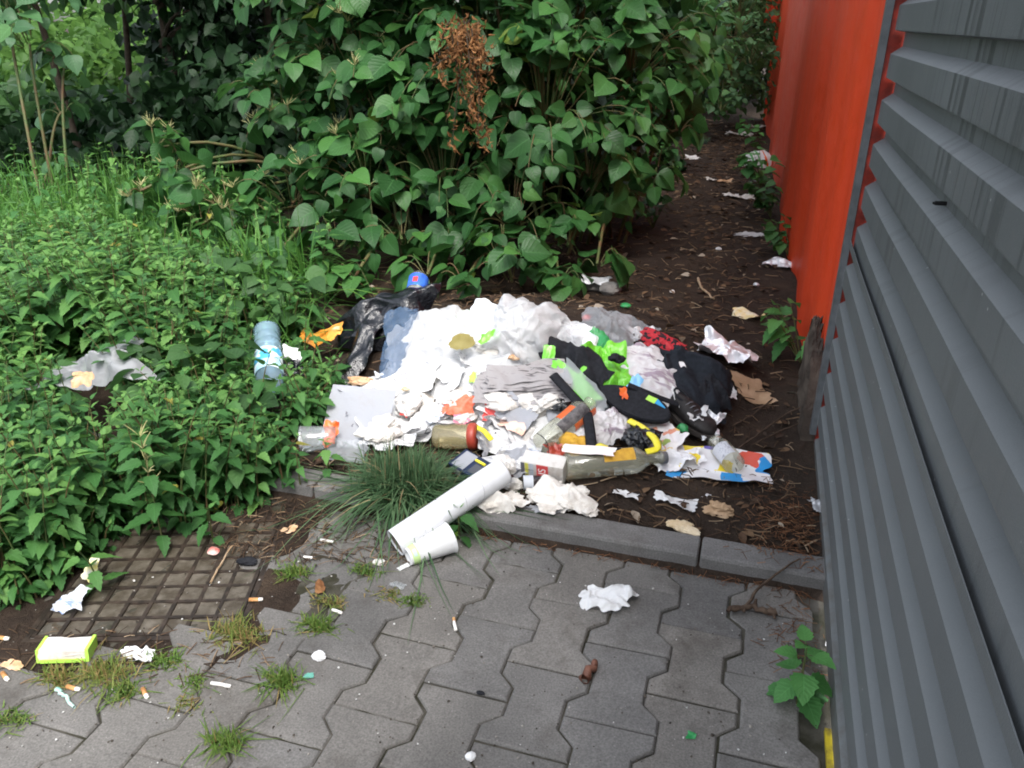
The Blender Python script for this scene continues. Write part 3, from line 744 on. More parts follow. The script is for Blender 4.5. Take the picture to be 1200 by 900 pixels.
KEEP = [  # things lying in the nettles that stay in sight: pixel ellipse and distance
    (314, 418, 18, 33, 3.1), (103, 428, 46, 26, 3.6), (378, 393, 24, 16, 3.3), (338, 415, 10, 10, 3.2), (372, 515, 36, 22, 2.6), (415, 495, 36, 42, 2.6), (430, 400, 40, 50, 3.1), (185, 690, 135, 58, 2.0), (85, 698, 24, 24, 2.0), (380, 570, 60, 20, 2.4)]
def hides(P, h):
    q = proj(np.array([P+np.array([0, 0, z]) for z in (h*.35, h*.7, h, h+.03)]))
    for (ex, ey, rx, ry, t) in KEEP:
        for a in q:
            if a[2] < t and ((a[0]-ex)/rx)**2+((a[1]-ey)/ry)**2 < 1: return True
    return False
NPOLY = [tuple(at(px, py)[:2]) for px, py in ((-160, 330), (60, 335), (250, 335), (330, 372), (392, 405), (402, 455), (375, 505), (335, 562), (282, 600), (215, 628), (165, 650), (105, 672), (40, 705), (-40, 728), (-170, 730))]
rg = np.random.default_rng(77)
xs_ = [p[0] for p in NPOLY]; ys_ = [p[1] for p in NPOLY]
LA, ST = Acc(), Acc(); cnt = 0
front = []
for k in range(11000):
    x, y = rg.uniform(min(xs_), max(xs_)), rg.uniform(min(ys_), max(ys_))
    if not inpoly(x, y, NPOLY): continue
    if in_manhole(x, y, -.03): continue
    dist = math.hypot(x-CAM[0], y-CAM[1])
    if rg.random() > min(1, 1.1-.12*(dist-1.6)): continue
    q = proj(np.array([x, y, .1]))[0]
    edge = np.clip((y-(-.55))/.7, 0, 1)
    h = (rg.uniform(.11, .22)+.16*edge*rg.random()+.02)*(1+.45*float(sines(x, y, 1.3, 12)))
    if q[0] > 270: h *= .72
    if hides(np.array([x, y, max(.0, float(H(x, y)))]), h): continue
    cnt += 1
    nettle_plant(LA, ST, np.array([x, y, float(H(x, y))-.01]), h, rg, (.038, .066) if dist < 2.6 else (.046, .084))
    if dist < 2.5:
        for e_ in range(2):
            o_ = rg.normal(0, .05, 2)
            if in_manhole(x+o_[0], y+o_[1], -.03) or not inpoly(x+o_[0], y+o_[1], NPOLY): continue
            b_2 = np.array([x+o_[0], y+o_[1], float(H(x+o_[0], y+o_[1]))-.005])
            if not hides(b_2, .13): nettle_plant(LA, ST, b_2, rg.uniform(.06, .13), rg, (.024, .045))
    if cnt > 1700: break
gp_ = []
while len(gp_) < 1500:
    x, y = rg.uniform(min(xs_), max(xs_)), rg.uniform(min(ys_), max(ys_))
    if inpoly(x, y, NPOLY) and y > .75 and not hides(np.array([x, y, .04]), .3) and rg.random() < .25+.5*(sines(x, y, .8, 77) > .2): gp_.append((x, y, float(H(x, y))))
bed = LA.build('nettle_bed', M_NET); tag(bed, 'thick bed of low green nettles left of the rubbish heap', 'nettle bed', kind='stuff')
tag(ST.build('nettle_stems', M_STEM, bed), kind='stuff')
# other broad-leaved weeds mixed in with the nettles
LA = Acc(); k_ = 0
for q_ in range(4000):
    x, y = rg.uniform(min(xs_), max(xs_)), rg.uniform(min(ys_), max(ys_)); b_2 = np.array([x, y, float(H(x, y))])
    if not inpoly(x, y, NPOLY) or in_manhole(x, y, .02) or hides(b_2, .26): continue
    k_ += 1
    if k_ > 130: break
    m_ = rg.integers(5, 10); a = rg.uniform(0, 2*PI, m_); z = rg.uniform(.10, .27, m_)*(.7 if y < .2 else 1); el = rg.normal(-.1, .3, m_)
    D = np.stack([np.cos(a), np.sin(a), el], 1); P = b_2+np.stack([np.cos(a)*.03, np.sin(a)*.03, z], 1)
    LA.leaves(KNOT[k_ % 4] if k_ % 3 else GEN[k_ % 3], P, D, np.array([0, 0, 1.])+rg.normal(0, .3, (m_, 3)), rg.uniform(.05, .095, m_)*(.75 if y < .3 else 1), np.clip(rg.normal(.55, .25, m_), 0, .93))
tag(LA.build('mixed_weeds', M_FAR, bed), kind='stuff')

def single_nettle(name, label, px, py, h, seed, ls=(.05, .08), bright=0, lean=(0, 0), flower=False, cat='nettle', group=None, m=None):
    rg = np.random.default_rng(seed); b0 = at(px, py)
    root = thing(name, label, cat, b0, 0, group); L_, S__, F_ = Acc(), Acc(), Acc()
    nettle_plant(L_, S__, b0, h, rg, ls, bright, lean, F_ if flower else None)
    L_.build('foliage', m or M_NET, root, b0); S__.build('stem', M_STEM, root, b0)
    if flower: F_.build('flower_sprays', M_FLOWER, root, b0)
    return root
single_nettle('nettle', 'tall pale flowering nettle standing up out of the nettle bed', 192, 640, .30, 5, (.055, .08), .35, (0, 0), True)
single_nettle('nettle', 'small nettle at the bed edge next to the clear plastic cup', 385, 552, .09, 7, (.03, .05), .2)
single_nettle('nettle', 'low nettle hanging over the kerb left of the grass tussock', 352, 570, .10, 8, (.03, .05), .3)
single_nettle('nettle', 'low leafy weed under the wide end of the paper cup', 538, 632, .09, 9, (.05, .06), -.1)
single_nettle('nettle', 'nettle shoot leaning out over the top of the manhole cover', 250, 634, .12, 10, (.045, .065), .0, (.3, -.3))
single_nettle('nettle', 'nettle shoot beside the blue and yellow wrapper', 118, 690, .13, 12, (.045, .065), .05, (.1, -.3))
# broad-leaved weed growing where the paving meets the tin wall
rg = np.random.default_rng(3); b0 = at(934, 826)
root = thing('weed_plant', 'single bright green weed with toothed leaves growing from the paving by the grey wall', 'weed', b0)
L_, S__ = Acc(), Acc()
tip = b0+np.array([0, .02, .125]); S__.tube(bez(b0, (b0+tip)/2, tip, 6), np.linspace(.003, .0015, 6), 5)
P, D, N, S, Rn = [], [], [], [], []
for k in range(13):
    t = .12+.88*k/12; a = k*2.4+.5; el = -.35+1.0*max(0, t-.55)/.45+rg.normal(0, .1)
    d = np.array([math.cos(a), math.sin(a), el]); d /= np.linalg.norm(d); p = b0+(tip-b0)*t
    S__.tube([p, p+d*.016], [.0013, .001], 4)
    P.append(p+d*.016); D.append(d); N.append(np.array([0, 0, 1.])+.2*d); S.append(.058*(1-.42*max(0, t-.5)*2)*rg.uniform(.85, 1.1)); Rn.append(.35+.5*t)
NW = leaf_template(1.0, [(0, .05), (.06, .28), (.14, .42), (.23, .40), (.32, .47), (.42, .40), (.52, .40), (.62, .28), (.72, .27), (.82, .15), (.92, .09), (1.0, .006)], .2, .22, 1, .02, .17)
L_.leaves(NW, *map(np.array, (P, D, N, S, Rn)))
M_WEED = leafmat('weed_leaf', (.04, .13, .04), (.07, .22, .06), (.12, .32, .08), .5, 6, .25, .25)
L_.build('foliage', M_WEED, root, b0); S__.build('stem', M_STEM, root, b0)

def weed(label, px, py, h, n_, seed, ls=(.05, .09), m=None, temp=KNOT, spread=1.0, name='weed_plant', dy=0):
    rg = np.random.default_rng(seed); b0 = at(px, py); root = thing(name, label, 'weed', b0)
    L_, S__ = Acc(), Acc(); P, D, N, S, Rn = [], [], [], [], []
    for q in range(max(2, n_//5)):
        a = rg.uniform(PI*.6, PI*1.7); tip = b0+np.array([math.cos(a)*.6*h*spread, math.sin(a)*.4*h*spread, h*rg.uniform(.6, 1)])
        pts = bez(b0, (b0+tip)/2+np.array([0, 0, .1*h]), tip, 6); S__.tube(pts, np.linspace(.003, .001, 6), 4)
        for k in range(5):
            t = .35+.65*k/4; f = t*5; i0 = min(int(f), 4); p = pts[i0]*(1-f+i0)+pts[i0+1]*(f-i0)
            sgn = 1 if k % 2 else -1; d = np.array([math.cos(a+sgn*1.1), math.sin(a+sgn*1.1), -.15+rg.normal(0, .2)])
            P.append(p); D.append(d); N.append(np.array([0, 0, 1.])+rg.normal(0, .25, 3)); S.append(rg.uniform(*ls)); Rn.append(rg.uniform(.25, .9))
    P, D, N, S, Rn = map(np.array, (P, D, N, S, Rn)); wh = rg.integers(0, len(temp), len(P))
    for k in range(len(temp)): L_.leaves(temp[k], P[wh == k], D[wh == k], N[wh == k], S[wh == k], Rn[wh == k])
    L_.build('foliage', m or M_WEED, root, b0); S__.build('stem', M_STEM, root, b0); return root
weed('young green weed with drooping leaves growing against the foot of the red wall', 938, 425, .20, 26, 31, (.055, .095), temp=NET)
weed('small leafy weed under the red wall beside the crushed clear wrapper', 925, 302, .2, 30, 32, (.05, .08), M_KNOT)
weed('low dark weeds by the red wall halfway along the path', 903, 255, .24, 60, 33, (.045, .075), M_KNOT)
weed('bright weed around the round striped wrapper by the red wall', 893, 222, .28, 40, 34, (.07, .11), M_WEED)
weed('weed sprouting behind the round striped wrapper', 892, 186, .36, 26, 35, (.05, .08), M_WEED)
weed('dark low weed in the shade at the left edge of the path', 765, 268, .3, 40, 36, (.05, .08), M_KNOT)
weed('sparse seedling under the leaning knotweed near the white scrap', 795, 215, .34, 36, 37, (.06, .09), M_KNOT)
weed('leafy seedling beside the grey stones at the thicket foot', 672, 352, .15, 12, 38, (.07, .11), M_KNOT)
weed('young knotweed shoot at the thicket foot behind the black bag', 445, 362, .2, 14, 39, (.07, .11), M_KNOT)
weed('small knotweed shoot behind the white bags', 560, 352, .13, 14, 40, (.06, .1), M_KNOT)

# ------------------------------------------------------------------ grasses
def blades(A, bases, L, spread, rg, wid=(.002, .004), droop=.7, n_=7, tone=(.45, .2), up=.9):
    k = len(bases); a = rg.uniform(0, 2*PI, k); l = rg.uniform(*L, k); s_ = np.abs(rg.normal(0, spread, k))
    hd = np.stack([np.cos(a), np.sin(a), np.zeros(k)], 1); t = np.linspace(0, 1, n_)
    P = bases[:, None]+hd[:, None]*(l*s_)[:, None, None]*(t**1.3)[None, :, None]+np.array([0, 0, 1.])*(l*up)[:, None, None]*(t[None]-droop*s_[:, None]*t[None]**2.2)[:, :, None]
    gz = H(P[..., 0], P[..., 1])+.004
    P[..., 2] = np.maximum(P[..., 2], gz)
    sd_ = np.stack([-np.sin(a), np.cos(a), np.zeros(k)], 1); w_ = rg.uniform(*wid, k)
    prof = np.array([.6, .9, 1, .95, .75, .45, .05])[:n_] if n_ == 7 else np.linspace(1, .05, n_)
    off = sd_[:, None]*(w_[:, None]*prof[None])[:, :, None]
    V = np.stack([P-off, P+off], 2).reshape(-1, 3)
    q = np.array([(2*i_, 2*i_+1, 2*i_+3, 2*i_+2) for i_ in range(n_-1)])
    Q = (q[None]+np.arange(k)[:, None, None]*2*n_).reshape(-1, 4)
    U = np.tile(np.stack([np.tile([0, 1], n_), np.repeat(t, 2)], 1), (k, 1))
    A.add(V, Q, U, np.repeat(np.clip(rg.normal(*tone, k), 0, 1), 2*n_))
rg = np.random.default_rng(9)
tb = at(466, 590); tb = np.array([tb[0], tb[1]+.045, .03])
root = thing('grass_tussock', 'thick tussock of dark green grass at the kerb beside the white cardboard tube', 'grass tussock', tb)
A = Acc(); k = 1600
bs = tb+np.stack([rg.normal(0, .042, k), rg.normal(0, .026, k), np.zeros(k)], 1)
blades(A, bs, (.10, .215), .88, rg, (.0014, .0028), .80, 7, (.50, .27), .80); A.build('blades', M_TUSS, root, tb)
A = Acc(); k = 18
bs = tb+np.stack([rg.normal(-.03, .03, k), rg.normal(-.02, .02, k), np.zeros(k)], 1)
blades(A, bs, (.14, .26), .9, rg, (.0009, .0014), 1.0, 7, (.99, .01)); A.build('dry_stalks', plain('dry_stalk', (.26, .19, .10), .8, .2, (.36, .28, .16), 30), root, tb)
A = Acc(); k = 5; bs = tb+np.stack([rg.normal(0, .02, k), rg.normal(0, .02, k), np.zeros(k)], 1)
blades(A, bs, (.15, .22), .14, rg, (.0006, .0010), .3, 7, (.3, .1)); A.build('seed_stalks', M_TUSS, root, tb)

GP = [tuple(at(px, py)[:2]) for px, py in ((-150, 225), (60, 238), (200, 228), (260, 245), (330, 300), (390, 350), (330, 385), (240, 345), (60, 345), (-160, 345))]
xs_ = [p[0] for p in GP]; ys_ = [p[1] for p in GP]; rg = np.random.default_rng(15)
pts = []
while len(pts) < 4200:
    x, y = rg.uniform(min(xs_), max(xs_)), rg.uniform(min(ys_), max(ys_))
    if inpoly(x, y, GP): pts.append((x, y, float(H(x, y))))
A = Acc(); blades(A, np.array(pts), (.22, .50), .95, rg, (.0028, .0058), .75, 7, (.55, .25))
blades(A, np.array(gp_), (.22, .46), .8, rg, (.0018, .0036), .75, 7, (.55, .22))
tag(A.build('long_grass', M_GRASS), 'long bright grass between the nettles and the trees', 'long grass', kind='stuff')
LA, ST = Acc(), Acc()
for k in range(300):
    x, y = rg.uniform(min(xs_), max(xs_)), rg.uniform(min(ys_), max(ys_))
    if inpoly(x, y, GP): nettle_plant(LA, ST, np.array([x, y, float(H(x, y))]), rg.uniform(.2, .4), rg, (.05, .09), .08)
o = LA.build('undergrowth', M_NET); tag(o, 'scattered leafy weeds growing through the long grass', 'undergrowth', kind='stuff'); tag(ST.build('weed_stems', M_STEM, o), kind='stuff')

TUFTS = [((345, 672), .055, 60, 'small green grass tuft at the right corner of the manhole cover'), ((373, 735), .05, 75, 'round green grass tuft in a paving joint left of the white stub'),
         ((388, 708), .045, 50, 'yellowish grass tuft close to the brown leaf on the paving'), ((331, 800), .055, 85, 'bushy grass tuft standing alone below the white pebble'),
         ((265, 872), .06, 70, 'grass tuft nearest the bottom edge of the paving'), ((427, 670), .04, 45, 'tiny grass tuft left of the paper cup'),
         ((146, 812), .04, 60, 'low grass tuft between two orange stubs below the crumpled paper'), ((228, 802), .035, 35, 'thin grass sprig in the joint beside the white match'),
         ((219, 827), .03, 30, 'tiny yellow sprig at the joint below the thin sprig'), ((484, 706), .035, 40, 'small grass tuft next to the clear plastic scrap'),
         ((455, 698), .03, 35, 'flat dry sprig left of the clear plastic scrap'), ((192, 776), .045, 55, 'grass tuft at the lower right of the crumpled paper'),
         ((278, 745), .06, 110, 'wide patch of dry brown grass at the lower edge of the manhole cover'), ((125, 792), .065, 120, 'straggly brown and green grass patch below the green carton'),
         ((15, 845), .04, 40, 'low green sprig at the lower left edge of the paving'), ((70, 795), .05, 80, 'dry grass patch under the green carton')]
for k, ((px, py), l, n_, lab) in enumerate(TUFTS):
    rg = np.random.default_rng(500+k); b0 = at(px, py); b0[2] = -.008
    root = thing('grass_tuft', lab, 'grass tuft', b0, 0, 'grass tufts in the paving'); A = Acc()
    sp = .013 if n_ < 100 else .022; n_ = int(n_*2.4)
    bs = b0+np.stack([rg.normal(0, sp*1.4, n_), rg.normal(0, sp*.8, n_), np.zeros(n_)], 1)
    blades(A, bs, (l*.4, l*.92), .75, rg, (.0008, .0017), .7, 7, ((.93, .15) if 'brown' in lab or 'dry' in lab or 'yellow' in lab else (.5, .25)))
    A.build('blades', M_TUFT, root, b0)
# ------------------------------------------------------------------ litter
def tri(x): return 2*np.abs(2*(x-np.floor(x+.5)))-1
def creases(x, y, size, seed, n=11):
    r = np.random.default_rng(seed); o = 0; tot = 0
    x = x+.06*size*sines(x/size, y/size, 1.1, seed+1); y = y+.06*size*sines(x/size, y/size, 1.3, seed+2)
    for k in range(n):
        a = r.uniform(0, PI); f = (.7*1.33**(k*.75))/size; amp = 1/(f*size)**.85
        o = o+amp*tri((x*math.cos(a)+y*math.sin(a))*f+r.uniform(0, 1)); tot += amp
    return o/tot*2.2
def soft(x, y, size, seed):
    r = np.random.default_rng(seed); o = 0; tot = 0
    for k in range(6):
        f = 1.2*1.7**k/size; amp = 1/(f*size)**.68
        o = o+amp*(1-1.8*np.abs(sines(x, y, f*.45, seed+k*7))); tot += amp
    return o/tot
def rotm(rx, ry, rz):
    return np.array(Matrix.Rotation(rz, 3, 'Z') @ Matrix.Rotation(ry, 3, 'Y') @ Matrix.Rotation(rx, 3, 'X'))
def sheet_mesh(w, h, seed, amp, kind='crease', irr=.12, dome=0.0, curl=0.0, n=34, corner=1.0):
    u = np.linspace(-1, 1, n); Uu, Vv = np.meshgrid(u, u)
    ang = np.arctan2(Vv, Uu); r = np.random.default_rng(seed)
    k1, k2, k3 = r.uniform(0, 6.28, 3)
    rad = 1+irr*(.6*np.sin(2*ang+k1)+.5*np.sin(3*ang+k2)+.35*np.sin(7*ang+k3)+.2*np.sin(13*ang+k1))*np.maximum(abs(Uu), abs(Vv))
    # between a square (1) and a disc (0)
    cu = Uu*(corner+(1-corner)*np.sqrt(np.clip(1-Vv**2/2, 0, 1))); cv = Vv*(corner+(1-corner)*np.sqrt(np.clip(1-Uu**2/2, 0, 1)))
    x = cu*w/2*rad; y = cv*h/2*rad; sz = max(w, h)
    f = creases if kind == 'crease' else soft
    z = f(x, y, sz, seed)*amp; edge = np.maximum(abs(Uu), abs(Vv))
    x = x+f(x+3, y, sz, seed+50)*amp*.45; y = y+f(x, y+3, sz, seed+90)*amp*.45
    z = z+dome*(1-np.clip(edge, 0, 1)**2)+curl*edge**3*np.sin(ang*2+k1)
    V = np.stack([x.ravel(), y.ravel(), z.ravel()], 1)
    i = np.arange(n-1)[:, None]*n; j = np.arange(n-1)[None]
    return V, np.stack([i+j, i+j+1, i+n+j+1, i+n+j], -1).reshape(-1, 4), np.stack([Uu.ravel()*.5+.5, Vv.ravel()*.5+.5], 1)
def place(V, p, rot, drape=1.0, lift=0.0, floor=.0015):
    """turn local points, set them down at p and let them follow the ground under them"""
    W = V@rotm(*rot).T
    hx = H(p[0]+W[:, 0], p[1]+W[:, 1]); h0 = float(H(p[0], p[1]))
    W[:, 2] += drape*(hx-h0)+lift
    W[:, 2] = np.maximum(W[:, 2], hx-p[2]+floor+.0012*np.sin(W[:, 0]*90)+.0012*np.sin(W[:, 1]*80))
    return W
def sheet(name, cat, label, px, py, w, h, m, seed, amp=.012, rot=(0, 0, 0), dz=.004, group=None, smooth=True, drape=1.0, **kw):
    p = at(px, py, dz); V, Q, U = sheet_mesh(w, h, seed, amp, **kw)
    W = place(V, p, (R(rot[0]), R(rot[1]), R(rot[2])), drape)
    o = mesh_quads(name, W, Q, m, None, p, U, None, smooth)
    return tag(o, label, cat, group)
_ico = {}
def ico(s):
    if s not in _ico:
        bm = bmesh.new(); bmesh.ops.create_icosphere(bm, subdivisions=s, radius=1)
        _ico[s] = (np.array([v.co[:] for v in bm.verts]), [[v.index for v in f.verts] for f in bm.faces]); bm.free()
    return _ico[s]
def clump_mesh(size, seed, rough=.35, sub=4, nk=9):
    V, F = ico(sub); r = np.random.default_rng(seed); d = 0
    for k in range(nk):
        a = rdir(1, r)[0]; f = .45*1.35**k; d = d+tri(V@a*f+r.uniform(0, 1))/(1+.55*k)
    W = V*(1+rough*d[:, None]*.55)*np.array(size)/2
    return W, F
def clump(name, cat, label, px, py, size, m, seed, rough=.35, rz=0, sub=4, group=None, lift=.3, smooth=False, dz=0.0):
    p = at(px, py, dz); W, F = clump_mesh(size, seed, rough, sub)
    W = W@rotm(0, 0, R(rz)).T; W[:, 2] += size[2]*lift
    hx = H(p[0]+W[:, 0], p[1]+W[:, 1])-p[2]; W[:, 2] = np.maximum(W[:, 2], hx-.012)
    o = mesh_poly(name, W, F, m, None, p, smooth); return tag(o, label, cat, group)
def stone(*a, **k):
    k.setdefault('rough', .18); k.setdefault('sub', 3); k.setdefault('lift', .25); return clump(*a, **k)
def lathe(prof, seg=22, dent=0.0, seed=0):
    r_ = np.array([p[0] for p in prof]); z = np.array([p[1] for p in prof]); th = np.arange(seg)*2*PI/seg
    X = r_[:, None]*np.cos(th)[None]; Y = r_[:, None]*np.sin(th)[None]; Zz = np.repeat(z[:, None], seg, 1)
    if dent:
        k = 1-dent*np.clip(sines(th[None]*.9/6.28*3+z[:, None]*3, z[:, None]*9, 1.0, seed), 0, 1); X, Y = X*k, Y*k
    n_ = len(prof); i = np.arange(n_-1)[:, None]*seg; j = np.arange(seg)[None]; j2 = (j+1) % seg
    return np.stack([X.ravel(), Y.ravel(), Zz.ravel()], 1), np.stack([i+j, i+j2, i+seg+j2, i+seg+j], -1).reshape(-1, 4)
def along(a, b):
    """matrix that stands an object on a with its own Z pointing at b"""
    d = Vector(b)-Vector(a); q = d.to_track_quat('Z', 'X'); M_ = q.to_matrix().to_4x4(); M_.translation = Vector(a); return M_, d.length
def lying(name, cat, label, A, B, zA, zB):
    a = at(*A, zA); b = at(*B, zB); M_, L = along(a, b)
    o = bpy.data.objects.new(name, None); COL.objects.link(o); o.matrix_world = M_; o.empty_display_size = .05
    return tag(o, label, cat), L
def part(name, VQ, m, par, smooth=True):
    return mesh_quads(name, VQ[0], VQ[1], m, par, None, None, None, smooth)
def sticky(name, cat, label, pts, rad, m, seed=0, seg=6, group=None):
    rg = np.random.default_rng(seed); P = []
    for (px, py, dz) in pts: P.append(at(px, py, dz))
    P = np.array(P); n_ = max(8, 4*len(P)); t = np.linspace(0, len(P)-1, n_); q = np.stack([np.interp(t, np.arange(len(P)), P[:, k]) for k in range(3)], 1)
    q[1:-1] += rg.normal(0, rad*.35, (n_-2, 3)); o = Acc(); o.tube(q, np.interp(np.linspace(0, 1, n_), np.linspace(0, 1, len(np.atleast_1d(rad)) if not np.isscalar(rad) else 2), rad if not np.isscalar(rad) else [rad, rad*.7])*rg.uniform(.85, 1.15, n_), seg)
    return tag(o.build(name, m, None, q[0], loc=q[0]), label, cat, group)
def rounded_box(x, y, z, bev=.004, seg=2, dent=0.0, seed=1, cuts=6):
    bm = bmesh.new(); bmesh.ops.create_cube(bm, size=1)
    for v in bm.verts: v.co = Vector((v.co.x*x, v.co.y*y, v.co.z*z))
    bmesh.ops.bevel(bm, geom=bm.edges[:]+bm.verts[:], offset=bev, segments=seg, affect='EDGES', profile=.6)
    if dent:
        bmesh.ops.triangulate(bm, faces=bm.faces[:]); bmesh.ops.subdivide_edges(bm, edges=[e for e in bm.edges if e.calc_length() > .02], cuts=3, use_grid_fill=False)
        for v in bm.verts:
            k = float(creases(np.array(v.co.x+v.co.z), np.array(v.co.y-v.co.z*.5), max(x, y), seed)); v.co *= 1-dent*(k*.5+.5)
    V = [tuple(v.co) for v in bm.verts]; F = [[v.index for v in f.verts] for f in bm.faces]; bm.free(); return V, F
def text(body, size, m, par, loc, rot, ext=.0002, cat='lettering'):
    c = bpy.data.curves.new('lettering', 'FONT'); c.body = body; c.size = size; c.extrude = ext; c.align_x = 'CENTER'; c.align_y = 'CENTER'
    t_ = bpy.data.objects.new('lettering_curve', c); COL.objects.link(t_); bpy.context.view_layer.update()
    me = bpy.data.meshes.new_from_object(t_.evaluated_get(bpy.context.evaluated_depsgraph_get())); bpy.data.objects.remove(t_); me.materials.clear(); me.materials.append(m)
    o = bpy.data.objects.new('lettering', me); COL.objects.link(o); o.parent = par; o.location = loc; o.rotation_euler = rot; return o

PAPER = m_paper('white_paper', (.80, .805, .81), .14)
PAPER2 = m_paper('soiled_paper', (.76, .74, .71), .7)
DIRTY = m_paper('dirty_tissue', (.85, .82, .77), .7, (.32, .25, .18))
NEWS = m_paper('news_print', (.40, .38, .385), .4, (.25, .2, .17), (.05, .045, .05), 60)
PRINT = m_paper('printed_paper', (.78, .76, .77), .35, (.4, .34, .3), (.36, .26, .34), 34)
PRINTB = m_paper('blue_printed_paper', (.70, .74, .80), .15, (.4, .4, .4), (.12, .22, .5), 50)
CARD = m_paper('white_card', (.40, .415, .455), .2)
TUBE = m_paper('tube_card', (.80, .81, .84), .25, (.5, .48, .44))
BAGW = m_film('white_bag_film', (.82, .83, .85), .22)
BAGC = m_film('clear_bag_film', (.62, .66, .70), .55)
BAGG = m_film('grey_bag_film', (.50, .51, .54), .25)
PAPERP = m_paper('lettered_paper', (.78, .785, .79), .25, (.4, .33, .25), (.14, .14, .17), 110)
BAGB = m_film('blue_bag_film', (.12, .20, .33), .40)
BLACKB = plain('black_bag_film', (.006, .007, .010), .22, .7, None, 10, 0, 45, .7, .01)
CLOTH = plain('black_cloth', (.008, .009, .012), .85, .3, (.016, .017, .022), 90, 0, 320, .5, .002)
DENIM = plain('black_jacket', (.008, .011, .016), .85, .3, (.015, .019, .027), 90, 0, 300, .5, .002)
FOIL = plain('foil', (.86, .86, .88), .30, .6, None, 10, .4, 60, .25, .003)
FOILD = plain('dull_foil', (.72, .73, .76), .4, .5, (.5, .5, .52), 25, .55, 60, .35, .003)
GREEN = plain('bright_green_film', (.14, .52, .03), .3, .6, (.20, .62, .05), 14, 0, 40, .4, .006)
GREEND = plain('green_print', (.03, .27, .08), .4, .5)
LIME = plain('lime_print', (.42, .75, .10), .5, .4)
ORANGE = plain('orange_plastic', (.75, .16, .03), .4, .5, (.65, .09, .02), 20)
CORAL = plain('coral_film', (.80, .13, .06), .4, .5, (.85, .22, .13), 24, 0, 50, .4, .005)
REDP = plain('red_plastic', (.62, .05, .04), .4, .5)
REDBR = plain('red_brown_plastic', (.30, .035, .02), .4, .5, (.42, .07, .04), 20)
YELLOW = plain('yellow_fabric', (.75, .65, .02), .7, .3, (.8, .72, .10), 30)
YELL = plain('yellow_label', (.62, .36, .04), .6, .3, (.50, .27, .03), 70)
WHITEP = plain('white_plastic', (.80, .80, .80), .4, .5)
BLUEP = plain('blue_label', (.02, .09, .48), .45, .5, (.04, .16, .6), 30)
NAVY = plain('navy_carton', (.012, .022, .06), .45, .4)
GREY = plain('grey_ink', (.16, .16, .18), .6, .3)
CARDB = plain('brown_cardboard', (.36, .24, .14), .85, .2, (.48, .34, .22), 14, 0, 60, .5, .005, trans=0)
BREAD = plain('dry_bread', (.55, .42, .26), .9, .2, (.68, .58, .42), 30, 0, 60, .6, .006)
RUSTY = plain('tan_scrap', (.50, .30, .16), .85, .2, (.62, .44, .30), 30, 0, 60, .5, .005)
WOOD = plain('twig_bark', (.05, .032, .022), .85, .2, (.10, .07, .05), 40, 0, 90, .5, .003)
WOODL = plain('pale_stick', (.32, .22, .13), .8, .2, (.42, .32, .22), 40)
STONEG = plain('grey_stone', (.12, .115, .11), .85, .3, (.2, .19, .175), 20, 0, 60, .5, .005)
STONEW = plain('white_pebble', (.72, .73, .74), .6, .4, (.6, .6, .6), 20, 0, 60, .3, .004)
FILTER = plain('cigarette_filter', (.46, .22, .08), .8, .2, (.58, .34, .15), 80)
CIGP = plain('cigarette_paper', (.78, .77, .74), .8, .2, (.6, .56, .5), 30)
GLASS = clear('bottle_glass', (.96, .965, .90), .17, (.80, .79, .62), .06)
PLAST = clear('clear_plastic', (.92, .95, .96), .22, (.68, .72, .74), .15)
BLUEG = clear('blue_plastic', (.72, .88, .97), .34, (.46, .68, .82), .12)
OLIVE = clear('stained_plastic', (.85, .80, .62), .35, (.50, .44, .26), .2)
REDCLOTH = m_cells('red_black_cloth', [(0, (.42, .02, .03)), (.52, (.02, .008, .012)), (.66, (.50, .04, .05)), (.80, (.02, .006, .01))], 95, .9, 'EUCLIDEAN')
GEO = m_cells('patchwork_print', [(0, (.80, .79, .80)), (.44, (.80, .62, .03)), (.60, (.78, .77, .79)), (.80, (.14, .11, .40)), (.85, (.03, .30, .68)), (.90, (.70, .10, .06)), (.94, (.80, .60, .03))], 21, .4)
PATCH = m_cells('floral_print', [(0, (.78, .74, .74)), (.55, (.70, .30, .20)), (.72, (.80, .76, .74)), (.88, (.32, .42, .10)), (.95, (.72, .5, .1))], 60, .5, 'EUCLIDEAN')
MILK = m_cells('pale_print', [(0, (.80, .82, .84)), (.62, (.66, .78, .88)), (.76, (.80, .82, .82)), (.93, (.45, .30, .10))], 30, .45, 'EUCLIDEAN')
DRYLEAF = plain('fallen_leaf', (.24, .20, .06), .6, .3, (.30, .26, .09), 20, trans=.2)
BROWNL = plain('brown_leaf', (.20, .085, .035), .7, .3, (.30, .15, .06), 20, trans=.15)

